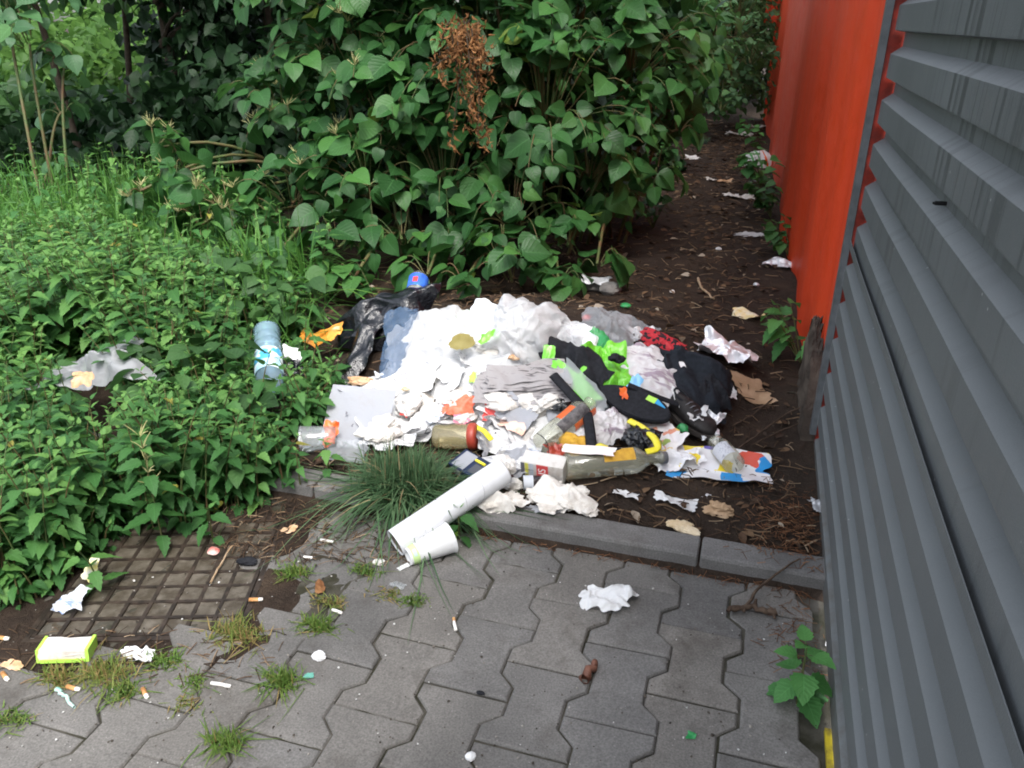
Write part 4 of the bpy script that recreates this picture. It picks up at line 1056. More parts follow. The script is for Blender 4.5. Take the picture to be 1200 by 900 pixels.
# --- white papers that make up most of the heap
WG = 'crumpled white papers in the heap'
pr = random.Random(41)
HEAP = [(470, 372), (515, 395), (570, 400), (610, 390), (645, 425), (655, 468), (648, 520), (600, 540), (555, 500), (505, 496), (452, 520), (428, 500), (412, 462), (436, 440), (460, 425)]
k = 0
for q in range(4000):
    px, py = pr.uniform(400, 660), pr.uniform(372, 545)
    if not inpoly(px, py, HEAP): continue
    k += 1
    if k > 74: break
    if k % 6:
        s_ = pr.uniform(.10, .19)
        sheet('paper', 'paper', 'crumpled white paper lying among other white papers in the heap', px, py, s_, s_*pr.uniform(.6, 1), (PAPER, PAPERP, PAPER, PAPER2, PAPER)[k % 5], 1000+k, pr.uniform(.007, .017),
              (pr.gauss(0, 13), pr.gauss(0, 13), pr.uniform(0, 360)), pr.uniform(.0, .035), WG, irr=.22, n=30, corner=.85, curl=pr.uniform(-.01, .02), smooth=False)
    else:
        s_ = pr.uniform(.055, .11)
        clump('napkin', 'napkin', 'balled up white paper napkin among the white papers of the heap', px, py, (s_*1.25, s_, s_*.62), PAPER if k % 2 else PAPER2, 2000+k, .45, pr.uniform(0, 360), 4, 'balled up napkins in the heap', .45, dz=pr.uniform(0, .03))
# litter of greyer printed paper in the lower right of the heap
LOW = [(548, 505), (600, 478), (650, 470), (655, 520), (640, 540), (600, 548), (575, 540)]
k = 0
for q in range(3000):
    px, py = pr.uniform(540, 660), pr.uniform(468, 552)
    if not inpoly(px, py, LOW): continue
    k += 1
    if k > 18: break
    s_ = pr.uniform(.05, .10)
    sheet('paper_scrap', 'paper scrap', 'small torn grey white paper scrap in the lower middle of the heap', px, py, s_, s_*.8, (PRINT, PAPER2, CARD)[k % 3], 1300+k, .014, (pr.gauss(0, 22), pr.gauss(0, 22), pr.uniform(0, 360)), pr.uniform(.01, .04), 'torn scraps in the heap', irr=.3, n=18, smooth=False)
RIGHT = [(690, 380), (750, 378), (765, 420), (800, 455), (780, 500), (740, 520), (690, 530), (665, 480), (700, 455)]
k = 0
for q in range(3000):
    px, py = pr.uniform(660, 810), pr.uniform(375, 540)
    if not inpoly(px, py, RIGHT): continue
    k += 1
    if k > 22: break
    s_ = pr.uniform(.05, .11)
    sheet('film_scrap', 'plastic scrap', 'small soiled pale plastic scrap in the right half of the heap', px, py, s_, s_*.8, (PAPER2, BAGC, PRINT, BAGW)[k % 4], 1500+k, .014, (pr.gauss(0, 20), pr.gauss(0, 20), pr.uniform(0, 360)), pr.uniform(.0, .02), 'pale plastic scraps in the heap', irr=.3, n=18)

# bits of coloured packaging and dark scraps between the papers, the grey ones standing in for shadows
BITS = [('shadow grey', GREY), ('red', REDP), ('lime', LIME), ('blue', PRINTB), ('black', BLACKB), ('tan', RUSTY), ('pink', CORAL), ('brown', REDBR), ('green', GREEND)]
for k in range(34):
    nm_, m_ = BITS[k % len(BITS)]; c_ = HEAP if k % 2 else (LOW if k % 4 else RIGHT)
    while True:
        px, py = pr.uniform(400, 810), pr.uniform(375, 545)
        if inpoly(px, py, c_): break
    s_ = pr.uniform(.018, .04)
    sheet('packaging_scrap', 'packaging scrap', 'small torn %s packaging scrap among the papers of the heap' % nm_, px, py, s_, s_*pr.uniform(.4, .9), m_, 1700+k, .008, (pr.gauss(10, 18), pr.gauss(0, 18), pr.uniform(0, 360)), pr.uniform(.02, .05), '%s packaging scraps in the heap' % nm_, irr=.3, n=12, smooth=False)

# --- bags and films
sheet('plastic_bag', 'plastic bag', 'puffed white plastic bag at the back left of the heap beside the black bag', 517, 398, .32, .21, BAGW, 11, .05, (28, 0, 8), .05, kind='soft', dome=.065, irr=.12, n=60, corner=.6)
sheet('plastic_bag', 'plastic bag', 'white translucent plastic bag standing up in a peak at the back of the heap', 610, 397, .22, .24, BAGW, 12, .055, (46, 6, -12), .06, kind='soft', dome=.13, irr=.2, n=60, corner=.5)
sheet('plastic_bag', 'plastic bag', 'clear crinkled bag hanging off the right shoulder of the white peak', 652, 396, .15, .13, BAGW, 13, .05, (35, 15, -40), .06, kind='soft', dome=.05, irr=.15, n=44, corner=.5)
sheet('plastic_bag', 'plastic bag', 'large flat white bag spread over the middle of the heap', 585, 428, .26, .17, BAGW, 14, .028, (14, 0, 20), .04, kind='crease', dome=.02, irr=.18, n=56, corner=.7)
sheet('bin_bag', 'bin bag', 'torn black bin bag at the back left end of the heap', 452, 378, .36, .20, BLACKB, 15, .065, (32, 0, 14), .06, kind='crease', dome=.10, irr=.18, n=70, corner=.6)
sheet('bin_bag', 'bin bag', 'black plastic flap trailing down towards the nettles from the black bag', 424, 414, .15, .31, BLACKB, 16, .045, (24, 0, -28), .04, kind='crease', dome=.04, irr=.15, n=60, corner=.6)
sheet('blue_film', 'plastic film', 'dark blue translucent film between the black bag and the white bag', 466, 400, .11, .20, BAGB, 17, .03, (35, 0, 15), .07, kind='soft', dome=.03, irr=.12, n=44, corner=.7)
sheet('plastic_bag', 'plastic bag', 'clear grey bag at the back right of the heap', 712, 384, .17, .14, BAGC, 18, .03, (30, 0, 10), .04, kind='soft', dome=.05, irr=.12, n=44, corner=.5)
sheet('plastic_bag', 'plastic bag', 'torn pale film trailing on the soil behind the red cloth', 745, 385, .15, .11, BAGC, 19, .014, (8, 0, -30), .01, kind='soft', irr=.25, n=40, corner=.6)
sheet('plastic_bag', 'plastic bag', 'printed white carrier bag crumpled in the middle of the right half', 752, 438, .24, .20, PRINT, 20, .03, (14, 0, -35), .03, kind='soft', dome=.03, irr=.2, n=56, corner=.6)
sheet('plastic_bag', 'plastic bag', 'crumpled clear bag with red print between the black straps', 710, 503, .12, .11, PRINT, 22, .028, (25, 0, 30), .05, kind='soft', dome=.03, irr=.15, n=40, corner=.6)
sheet('plastic_bag', 'plastic bag', 'grey plastic bag caught in the nettles far left', 103, 432, .36, .15, BAGG, 23, .07, (26, 0, 24), .19, kind='crease', dome=.035, irr=.28, n=60, corner=.7, drape=.3)
sheet('wrapper', 'wrapper', 'tan orange wrapper lying on the grey bag in the nettles', 97, 445, .05, .045, RUSTY, 24, .01, (20, 0, 30), .225, irr=.25, n=20, drape=.2)
sheet('wrapper', 'wrapper', 'orange brown snack wrapper behind the black bag flap', 376, 395, .13, .075, plain('snack_film', (.55, .20, .02), .35, .6, (.70, .34, .05), 26, 0, 40, .4, .005), 25, .02, (24, 0, 10), .09, irr=.2, n=30)
sheet('paper', 'paper', 'white paper bit beside the blue plastic bottle in the nettles', 341, 414, .055, .05, PAPER, 26, .015, (20, 0, 20), .13, irr=.25, n=20)
sheet('wrapper', 'wrapper', 'shiny black wrapper tucked behind the blue plastic bottle', 342, 432, .08, .05, BLACKB, 27, .02, (20, 0, 20), .09, irr=.25, n=24)

# --- packaging on the heap
sheet('food_pack', 'food pack', 'pale food pack with brown and green print at the very back of the heap', 570, 375, .15, .115, MILK, 30, .02, (42, 4, -20), .095, irr=.1, n=36, corner=.9)
sheet('green_wrapper', 'wrapper', 'green edged wrapper folded under the pale food pack', 556, 380, .10, .10, GREEN, 31, .015, (36, 0, 40), .075, irr=.2, n=26)
sheet('green_wrapper', 'wrapper', 'small bright green flap in front of the pale food pack', 574, 394, .055, .03, GREEN, 32, .008, (26, 0, 35), .12, irr=.25, n=18)
sheet('fallen_leaf', 'leaf', 'olive green fallen leaf lying on the white bag', 541, 401, .075, .05, DRYLEAF, 33, .006, (26, 0, 20), .12, irr=.12, n=18, corner=.2)
sheet('green_wrapper', 'wrapper', 'bright green crumpled packet in the middle of the right half of the heap', 708, 428, .155, .13, GREEN, 34, .030, (22, 0, 25), .055, irr=.12, n=40, corner=1.0, dome=.015, smooth=False)
clump('packet', 'packet', 'dark wrapper crumpled inside the bright green packet', 722, 423, (.05, .035, .025), CLOTH, 35, .4, 40, 3, dz=.09)
sheet('green_wrapper', 'wrapper', 'narrow bright green packet corner standing at the edge of the black trousers', 641, 424, .035, .085, GREEN, 36, .006, (45, 10, 10), .09, irr=.1, n=18)
sheet('green_wrapper', 'wrapper', 'green printed film strip lying across the black straps', 672, 450, .19, .055, GREEN, 37, .012, (16, 8, -28), .085, irr=.15, n=30)
sheet('plastic_sleeve', 'plastic sleeve', 'clear plastic sleeve over the green printed strip', 684, 455, .17, .05, BAGC, 38, .010, (16, 8, -28), .096, irr=.12, n=30)
sheet('green_wrapper', 'wrapper', 'green leaf shaped wrapper under the clear grey bag', 702, 402, .07, .09, GREEND, 39, .012, (30, 0, 25), .06, irr=.15, n=22, corner=.4)
sheet('milk_carton', 'wrapper', 'pale blue crinkled packet left of the bright green packet', 684, 405, .10, .16, MILK, 40, .024, (22, 0, 20), .05, irr=.12, n=36, dome=.03)
clump('bottle_closure', 'cap', 'small red cap at the back of the heap beside the clear grey bag', 687, 375, (.03, .03, .022), REDP, 41, .1, 0, 3, dz=.05)
sheet('wrapper', 'wrapper', 'coral red crumpled wrapper on the white papers', 536, 481, .10, .05, CORAL, 42, .016, (20, 0, 8), .055, irr=.15, n=26, dome=.02)
sheet('wrapper', 'wrapper', 'pink scrap under the coral red wrapper', 540, 492, .05, .03, plain('pink_film', (.75, .22, .32), .4, .5), 43, .008, (20, 0, -20), .05, irr=.25, n=16)
sheet('wrapper', 'wrapper', 'dark red wrapper corner below the newspaper', 574, 482, .035, .05, REDP, 44, .006, (30, 0, 10), .065, irr=.2, n=16)
sheet('wrapper', 'wrapper', 'peach stained wrapper below the newspaper', 602, 496, .09, .06, plain('peach_film', (.80, .45, .32), .45, .4, (.80, .62, .56), 20), 45, .012, (20, 0, -20), .055, irr=.2, n=24)
sheet('blue_film', 'plastic film', 'pale blue film scrap beside the coral red wrapper', 510, 487, .05, .04, PRINTB, 46, .01, (20, 0, 0), .055, irr=.2, n=18)
sheet('wrapper', 'wrapper', 'lime green wrapper bit in the white papers', 555, 443, .028, .03, LIME, 47, .007, (22, 0, 30), .06, irr=.25, n=14)
sheet('wrapper', 'wrapper', 'grey wrapper bit beside the lime green one', 566, 443, .022, .028, GREY, 48, .006, (22, 0, 0), .06, irr=.25, n=14)
sheet('wrapper', 'wrapper', 'tiny red scrap above the grass tussock', 474, 484, .022, .024, REDP, 49, .004, (30, 0, 0), .05, irr=.25, n=12)
clump('food_scrap', 'food scrap', 'tan food scrap on the white papers left of centre', 475, 458, (.03, .022, .014), BREAD, 50, .5, 0, 3, dz=.045)
clump('food_scrap', 'food scrap', 'brown crust below the black bag flap', 424, 448, (.075, .035, .022), RUSTY, 51, .55, 20, 3, dz=.02)
clump('food_scrap', 'food scrap', 'brown crust tucked under the white translucent peak', 604, 421, (.035, .028, .02), RUSTY, 52, .55, 20, 3, dz=.07)
sheet('fallen_leaf', 'leaf', 'green leaf scrap at the edge of the white card', 454, 465, .035, .02, LIME, 53, .005, (25, 0, 30), .04, irr=.2, n=12, corner=.3)

# newspaper: a folded wad of several pages
p = at(612, 457, .075); root = thing('newspaper', 'folded wad of grey newspaper lying across the middle of the heap', 'newspaper', p)
for k in range(6):
    V, Q, U = sheet_mesh(.29-.012*k, .115-.006*k, 60+k//3, .010, irr=.04, n=34)
    W = V@rotm(R(20+k*1.2), R(-6), R(10+k*1.5)).T; W[:, 2] += .0075*k+.003*np.sin(W[:, 0]*40+k*1.3); W[:, 1] += .0085*k
    mesh_quads('page', W, Q, NEWS, root, None, U)
sheet('paper', 'paper', 'grey white folded sheet sliding out under the newspaper', 605, 487, .12, .07, CARD, 61, .006, (24, 5, -25), .07, irr=.05, n=24)
sheet('paper', 'paper', 'bluish smooth sheet right of the newspaper', 655, 472, .10, .07, CARD, 62, .006, (20, 5, 40), .06, irr=.08, n=24)

# white card standing at the left
o = sheet('white_card', 'card', 'smooth white card leaning at the left end of the heap behind the tussock', 418, 492, .20, .21, CARD, 63, .003, (40, 0, 6), .05, irr=.02, n=24, drape=.2)
for (px, py) in ((406, 484), (413, 499)):
    s_ = sheet('speck', None, None, px, py, .006, .009, GREY, 64+px, .0005, (40, 0, 0), .068, irr=.2, n=5, drape=.2); l_ = s_.location-o.location; s_.parent = o; s_.location = l_

# --- clothes and shoes
sheet('trousers', 'trousers', 'black crumpled trousers bunched behind the newspaper', 668, 424, .29, .15, CLOTH, 70, .050, (22, 0, -33), .055, kind='crease', dome=.05, irr=.14, n=60, corner=.7)
sheet('jacket', 'jacket', 'black jacket heaped at the right end of the rubbish', 806, 442, .26, .20, DENIM, 71, .055, (14, 0, -30), .035, kind='crease', dome=.045, irr=.2, n=64, corner=.6)
sheet('jacket', 'jacket', 'knitted black bundle at the right tip of the black jacket', 832, 455, .14, .14, CLOTH, 72, .03, (12, 0, 15), .035, kind='soft', dome=.05, irr=.15, n=44, corner=.5)
sheet('cloth', 'cloth', 'red and black patterned cloth at the back of the black jacket', 776, 407, .17, .09, REDCLOTH, 73, .022, (18, 0, -14), .03, kind='soft', dome=.03, irr=.16, n=44, corner=.6)
sheet('tag', 'garment tag', 'pale lilac tag at the corner of the red cloth', 803, 417, .035, .03, plain('lilac', (.42, .42, .60), .6), 74, .002, (20, 0, 30), .06, irr=.08, n=10)
sheet('tag', 'garment tag', 'white oval tag on the black jacket', 800, 429, .018, .032, WHITEP, 75, .001, (14, 0, 30), .085, irr=.08, n=10, corner=.3)
def strap(label, pts, wid, m, seed=0, name='strap', cat='strap'):
    P = np.array([at(*q) for q in pts]); n_ = 16; t = np.linspace(0, len(P)-1, n_)
    c = np.stack([np.interp(t, np.arange(len(P)), P[:, k]) for k in range(3)], 1); c = np.concatenate([c[:1], (c[:-2]+c[1:-1]*2+c[2:])/4, c[-1:]])
    T = np.gradient(c, axis=0); T /= np.linalg.norm(T, axis=1, keepdims=True); s_ = np.cross(T, [0, -.35, .93]); s_ /= np.linalg.norm(s_, axis=1, keepdims=True)
    u = np.cross(s_, T); a = []
    for sx, uz in ((-1, 0), (-.6, .25), (0, .32), (.6, .25), (1, 0), (0, -.2)): a.append(c+s_*wid/2*sx+u*wid*.5*uz)
    V = np.stack(a, 1).reshape(-1, 3); k = 6
    Q = [(i_*k+j_, i_*k+(j_+1) % k, (i_+1)*k+(j_+1) % k, (i_+1)*k+j_) for i_ in range(n_-1) for j_ in range(k)]
    o = mesh_quads(name, V-c[0], Q, m, None, c[0]); return tag(o, label, cat)
strap('black strap running from the trousers down to the glass bottle', [(648, 440, .12), (668, 462, .115), (688, 482, .105), (692, 510, .085), (694, 535, .06)], .03, CLOTH)
strap('black strap lying across the heap below the black sole', [(694, 532, .07), (720, 528, .075), (745, 532, .065)], .025, CLOTH)
strap('black crossing strap from the sole to the black shoe', [(736, 452, .10), (772, 466, .085), (800, 476, .07)], .022, CLOTH)
strap('yellow piping curving round the black pouch', [(737, 493, .085), (752, 500, .085), (768, 514, .078), (772, 526, .066), (757, 530, .06)], .022, YELLOW, name='piping', cat='piping')
strap('yellow trim showing under the black strap', [(697, 530, .075), (703, 522, .085), (712, 526, .075)], .02, YELLOW, name='piping', cat='piping')
sheet('pouch', 'pouch', 'black fabric pouch inside the yellow piping', 750, 514, .105, .075, BLACKB, 76, .02, (25, 0, -25), .055, kind='soft', dome=.03, irr=.15, n=36, corner=.6)
sheet('pouch', 'pouch', 'small shiny black bag under the end of the newspaper', 657, 477, .075, .035, BLACKB, 77, .014, (24, 0, 10), .07, kind='soft', dome=.02, irr=.12, n=28, corner=.5)
# flat black sole with a lime and blue sticker
def sole_outline(L, Wd, n_=28):
    t = np.linspace(0, 2*PI, n_, endpoint=False); x = np.cos(t)*L/2; wv = Wd/2*(1+.16*np.cos(t)-.22*np.cos(2*t+.3)*.6)
    return np.stack([np.sign(x)*np.abs(x/(L/2))**.85*L/2, np.sin(t)*wv], 1)
p = at(743, 474, .085); root = thing('shoe_sole', 'flat black shoe sole with a lime and blue patch lying on the heap', 'shoe sole', p); root.rotation_euler = (R(24), R(8), R(-20))
ol = sole_outline(.235, .085); n_ = len(ol)
V = [(x*f, y*f, z) for f, z in ((.96, -.011), (1, -.006), (1, .006), (.96, .010)) for x, y in ol]
F = [[r*n_+i_, r*n_+(i_+1) % n_, (r+1)*n_+(i_+1) % n_, (r+1)*n_+i_] for r in range(3) for i_ in range(n_)]+[list(range(3*n_, 4*n_)), list(range(n_))[::-1]]
mesh_poly('sole', V, F, CLOTH, root)
for m, x0, x1 in ((LIME, .025, .055), (plain('blue_patch', (.03, .30, .60), .5), .0555, .09)):
    mesh_poly('patch', [(x0, .022, .0104), (x1, .020, .0104), (x1, .040-(x1-.055)*.5, .0104), (x0, .040, .0104), (x0, .022, .0115), (x1, .020, .0115), (x1, .040-(x1-.055)*.5, .0115), (x0, .040, .0115)],
              [[4, 5, 6, 7], [0, 1, 5, 4], [1, 2, 6, 5], [2, 3, 7, 6], [3, 0, 4, 7]], m, root)
# black shoe on its side
p = at(812, 494, .04); root = thing('shoe', 'worn black shoe lying on its side beside the black jacket', 'shoe', p); root.rotation_euler = (R(4), R(6), R(-40)); root.scale = (.84, .9, .9)
st_ = np.linspace(0, 1, 26); rings = []; k = 20
for t in st_:
    wv = (.030+.012*math.sin(max(0, t-.25)/.75*PI*.95+.25))*min(1, (1.001-t)*7)**.5*min(1, .55+t*6)
    hh = np.interp(t, [0, .08, .28, .42, .60, .85, .96, 1], [.055, .068, .066, .056, .042, .034, .022, .008])
    th = np.linspace(0, 2*PI, k, endpoint=False)
    rings.append([(-.105+.21*t, math.copysign(abs(math.cos(q))**.7, math.cos(q))*wv*(1 if math.sin(q) < .2 else 1-.45*(math.sin(q)-.2)), (math.copysign(abs(math.sin(q))**.75, math.sin(q))*.5+.5)*hh+.002*math.sin(t*40+q*3)*(t > .5)) for q in th])
V = np.array(rings).reshape(-1, 3); n_ = len(st_)
Q = [(i_*k+j_, i_*k+(j_+1) % k, (i_+1)*k+(j_+1) % k, (i_+1)*k+j_) for i_ in range(n_-1) for j_ in range(k)]+[(0, j_, j_+1, j_+2) for j_ in range(1, k-2, 2)]
mesh_quads('upper', V, np.array(Q), plain('shoe_leather', (.012, .010, .010), .6, .35, (.024, .020, .018), 30, 0, 90, .5, .003), root)
A = Acc(); q = np.linspace(0, 2*PI, 30); A.tube(np.stack([-.068+.034*np.cos(q), .017*np.sin(q), .066-.010*np.cos(q)], 1), .004, 6); A.build('collar', CLOTH, root)
ol = sole_outline(.222, .078); n_ = len(ol); V = [(x, y, z) for z in (-.014, .003) for x, y in ol]
mesh_poly('sole', V, [[i_, (i_+1) % n_, n_+(i_+1) % n_, n_+i_] for i_ in range(n_)]+[list(range(n_, 2*n_)), list(range(n_))[::-1]], plain('rubber_sole', (.055, .046, .040), .85), root)
A = Acc()
for k in range(4):
    x_ = -.028+.017*k; z_ = np.interp((x_+.105)/.21, [0, .08, .28, .42, .60, .85], [.055, .068, .066, .056, .042, .034])+.002
    A.tube([(x_, -.018, z_-.008), (x_+.004, 0, z_), (x_, .018, z_-.008)], .0022, 5)
A.build('laces', GREY, root)
A = Acc()
for k in range(6): A.tube([(.0+.009*k, -.036, .018+.001*k), (.004+.009*k, -.0365, .024)], .0014, 4)
A.build('white_marks', WHITEP, root)
for (px, py, s_, lab) in ((792, 462, .028, 'white tissue knot at the toe of the black shoe'), (805, 477, .03, 'white paper bit on the black shoe'), (817, 485, .05, 'square white paper bit between the black shoe and jacket'), (855, 458, .04, 'white paper bit at the right tip of the black jacket')):
    sheet('paper_scrap', 'paper scrap', lab, px, py, s_, s_*1.2, PAPER, 900+px, .01, (15, 0, px % 90), .075 if px < 830 else .05, irr=.25, n=16, smooth=False)

# --- bottles, jars and boxes
def bottle_prof(r_, L, neck=.35, nr=.38, lip=True, base=True):
    p = [(0.0005, .004), (r_*.7, .002), (r_*.93, 0), (r_, .006), (r_, L*(1-neck)*.5), (r_, L*(1-neck))]
    for t in np.linspace(.1, 1, 7): s_ = t*t*(3-2*t); p.append((r_+(r_*nr-r_)*s_, L*(1-neck)+L*neck*.6*t))
    p += [(r_*nr, L*.965), (r_*nr*1.18, L*.967), (r_*nr*1.18, L*.995), (r_*nr*1.0, L), (r_*nr*.8, L*.98)]
    return p
def sleeve(r_, z0, z1, a0=0, a1=2*PI, n_=26):
    th = np.linspace(a0, a1, n_); zz = np.array([z0, z1]); V = np.array([(r_*math.cos(a), r_*math.sin(a), z) for z in zz for a in th])
    return V, np.array([(i_, i_+1, n_+i_+1, n_+i_) for i_ in range(n_-1)])
def face_ang(root, seg=None):
    """angle round a lying bottle that looks up at the camera"""
    v = root.matrix_world.to_3x3().inverted() @ (Vector(CAM)-root.matrix_world.translation); return math.atan2(v.y, v.x)
root, L = lying('glass_bottle', 'bottle', 'clear glass bottle with a yellow label lying flat at the front of the heap', (662, 547), (775, 537), .036, .042)
part('glass', lathe(bottle_prof(.037, L*1.02, .30, .40), 28), GLASS, root); a = face_ang(root)
part('label', sleeve(.0377, L*.38, L*.70, a-1.15, a-.05), YELL, root)
part('emblem', sleeve(.0381, L*.40, L*.45, a-.75, a-.45), plain('cream', (.75, .68, .5), .6), root)
part('cap', lathe([(.0005, L*.985), (.0165, L*.985), (.017, L*.99), (.017, L*1.05), (.015, L*1.06), (.0005, L*1.06)], 18), plain('grey_cap', (.12, .12, .13), .5), root)
root, L = lying('glass_bottle', 'bottle', 'clear glass bottle with orange labels slanting up beside the black strap', (634, 522), (690, 474), .05, .095)
part('glass', lathe(bottle_prof(.034, L*1.05, .22, .5), 28), GLASS, root); a = face_ang(root)
part('label', sleeve(.0347, L*.52, L*.96, a+.55, a+1.35), ORANGE, root); part('label', sleeve(.0347, L*.42, L*.72, a-1.25, a-.55), plain('dark_orange', (.62, .12, .03), .5), root)
part('label', sleeve(.0345, L*.30, L*.85, a-.5, a+.5), plain('dark_label', (.05, .045, .05), .5, .4, (.18, .17, .17), 40), root)
root, L = lying('glass_jar', 'jar', 'small clear jar with a white label lying on the patchwork wrapper', (862, 546), (838, 518), .03, .034)
part('glass', lathe([(.0005, .004), (.022, .0), (.0295, .006), (.030, L*.3), (.030, L*.72), (.026, L*.82), (.022, L*.86), (.0235, L*.88), (.0235, L*1.0), (.021, L), (.021, L*.9)], 26), GLASS, root); a = face_ang(root)
part('label', sleeve(.0306, L*.16, L*.62, a-1.0, a+.9), m_paper('jar_label', (.72, .73, .78), .1, (.4, .4, .4), (.3, .3, .38), 120), root)
root, L = lying('plastic_bottle', 'bottle', 'blue plastic bottle lying upside down half sunk in the nettles', (313, 388), (317, 470), .16, .09)
rr = .043; pf = [(.0005, .014), (.02, .004), (.034, 0), (.046, .010)]
for t in np.linspace(.06, .72, 40): pf.append((rr*(1-.05*max(0, math.sin(t*62))*(t < .36)), L*t))
for t in np.linspace(.1, 1, 7): s_ = t*t*(3-2*t); pf.append((rr+(.014-rr)*s_, L*(.74+.2*t)))
pf += [(.014, L*.97), (.017, L*.97), (.017, L*1.03), (.0005, L*1.03)]
part('body', lathe(pf, 28, .08, 4), BLUEG, root)
a = face_ang(root); part('label', sleeve(.0443, L*.40, L*.70, a-1.6, a+1.4), m_cells('water_label', [(0, (.42, .68, .82)), (.4, (.70, .80, .86)), (.65, (.08, .40, .66)), (.85, (.55, .74, .84))], 34, .4, 'EUCLIDEAN'), root)
root, L = lying('plastic_bottle', 'bottle', 'clear bottle with a blue band standing behind the black bin bag', (484, 362), (491, 326), .08, .15)
part('body', lathe([(.0005, .002), (.03, 0), (.036, .006), (.036, L*.4), (.033, L*.5), (.036, L*.6), (.036, L*.95), (.03, L*1.05), (.0005, L*1.06)], 26, .06, 9), PLAST, root)
a = face_ang(root); part('label', sleeve(.0368, L*.56, L*.95, a-1.7, a+1.5), BLUEP, root); part('mark', sleeve(.0372, L*.66, L*.82, a-.6, a-.1), REDP, root)
root, L = lying('plastic_bottle', 'bottle', 'stained crushed plastic bottle with a red brown collar right of the tussock', (508, 512), (556, 512), .035, .045)
part('body', lathe([(.0005, .0), (.03, .002), (.036, .01), (.034, L*.3), (.037, L*.5), (.035, L*.8), (.033, L)], 26, .14, 6), OLIVE, root)
part('collar', lathe([(.034, L*.86), (.038, L*.9), (.039, L*1.02), (.03, L*1.10), (.026, L*1.04), (.031, L*.9)], 24), REDBR, root)
strap('yellow plastic strip sticking out of the red brown collar', [(556, 500, .075), (567, 505, .07), (576, 516, .06)], .016, YELLOW, name='strip', cat='strip')
root, L = lying('plastic_cup', 'cup', 'clear plastic cup on its side at the left edge of the nettles', (352, 516), (394, 512), .038, .04)
part('cup', lathe([(.038, 0), (.041, .002), (.039, .006), (.036, L*.4), (.033, L*.8), (.030, L), (.0005, L*.99)], 26, .06, 2), PLAST, root)
part('rim', lathe([(.016, -.001), (.022, -.003), (.023, .002), (.017, .003), (.016, -.001)], 20), WHITEP, root)
sheet('wrapper', 'wrapper', 'small orange wrapper stuck between the clear cup and the white card', 387, 508, .04, .07, ORANGE, 80, .01, (40, 0, 10), .05, irr=.2, n=18)
sheet('plastic_film', 'plastic film', 'clear film below the white card at the tussock', 404, 528, .13, .07, BAGC, 81, .015, (20, 0, 5), .02, irr=.15, n=26)
# carton with the red block
p = at(638, 548, .028); root = thing('carton', 'white carton with a yellow stripe and a red lettered block beside the glass bottle', 'carton', p); root.rotation_euler = (R(12), R(0), R(-2))
mesh_poly('box', *rounded_box(.118, .05, .062, .003), PAPER2, root)
yf = -.0255
def panel(nm, x0, x1, z0, z1, m): mesh_poly(nm, *boxes([(x0, x1, yf-.0006, yf+.0004, z0, z1)]), m, root)
panel('red_block', -.014, .018, -.028, .0285, plain('carton_red', (.62, .07, .07), .5)); panel('stripe', -.046, -.037, -.028, .0285, LIME if False else plain('carton_yellow', (.75, .72, .12), .5))
panel('grey_panel', -.0575, -.0475, -.028, .0285, GREY); panel('blue_panel', -.033, -.0225, -.028, .0285, plain('carton_grey', (.55, .60, .66), .5))
panel('rule', -.0575, -.0225, .006, .0075, GREY)
text('NS', .030, WHITEP, root, (.002, yf-.001, 0), (R(90), R(-90), 0))
# navy box right of the tussock
p = at(556, 551, .02); root = thing('carton', 'flattened navy carton with grey panels and a yellow tab behind the white tube', 'carton', p); root.rotation_euler = (R(14), R(4), R(-26))
mesh_poly('box', *rounded_box(.13, .07, .032, .003), NAVY, root)
mesh_poly('panel', *boxes([(-.055, -.012, -.03, .03, .0158, .0168)]), CARD, root); mesh_poly('panel', *boxes([(.002, .050, -.026, .008, .0158, .0168)]), plain('dark_panel', (.07, .075, .09), .5), root)
mesh_poly('tab', *boxes([(-.008, .028, .013, .020, .0158, .0205)]), YELLOW, root); mesh_poly('panel', *boxes([(-.05, -.02, -.0362, -.0345, -.010, .010)]), CARD, root)
# small dark bottle neck with a white band
root, L = lying('bottle_neck', 'bottle', 'small dark bottle neck with a white paper band above the dirty tissue on the kerb', (612, 566), (635, 566), .018, .018)
part('neck', lathe([(.0005, 0), (.019, .001), (.019, L*.5), (.018, L), (.016, L*1.1), (.0005, L*1.1)], 20), plain('dark_glass', (.02, .014, .014), .15, .6), root); part('band', sleeve(.0195, L*.05, L*.55), PRINTB, root)
clump('packet', 'packet', 'dark brown crushed packet left of the small bottle neck', 590, 565, (.08, .045, .03), plain('brown_packet', (.035, .022, .02), .5, .4, (.08, .05, .045), 30), 82, .3, -15, 3)
clump('packet', 'packet', 'dark crushed packet at the left side of the lettered carton', 606, 548, (.05, .045, .05), CLOTH, 83, .3, 0, 3, lift=.4)
p = at(770, 536, .035); root = thing('lighter', 'small grey and black lighter shaped stub at the neck of the glass bottle', 'lighter', p); root.rotation_euler = (R(10), 0, R(8))
mesh_poly('body', *rounded_box(.056, .02, .026, .003), plain('black_plastic', (.02, .02, .022), .4), root); mesh_poly('top', *boxes([(-.027, .027, -.0098, .0098, .0128, .0142)]), FOILD, root)
sheet('wrapper', 'wrapper', 'long patchwork wrapper in white yellow and blue at the front right corner of the heap', 838, 545, .31, .135, GEO, 84, .009, (10, 0, 9), .014, irr=.13, n=44, corner=.75, curl=.012)
sheet('wrapper', 'wrapper', 'crumpled white and yellow wrapper between the glass bottle and the patchwork wrapper', 798, 538, .12, .07, GEO, 85, .02, (14, 0, 20), .025, irr=.25, n=30, smooth=False)
sheet('wrapper', 'wrapper', 'printed food wrapper under the yellow piping', 775, 512, .13, .10, PATCH, 86, .014, (18, 0, -40), .045, irr=.15, n=32)
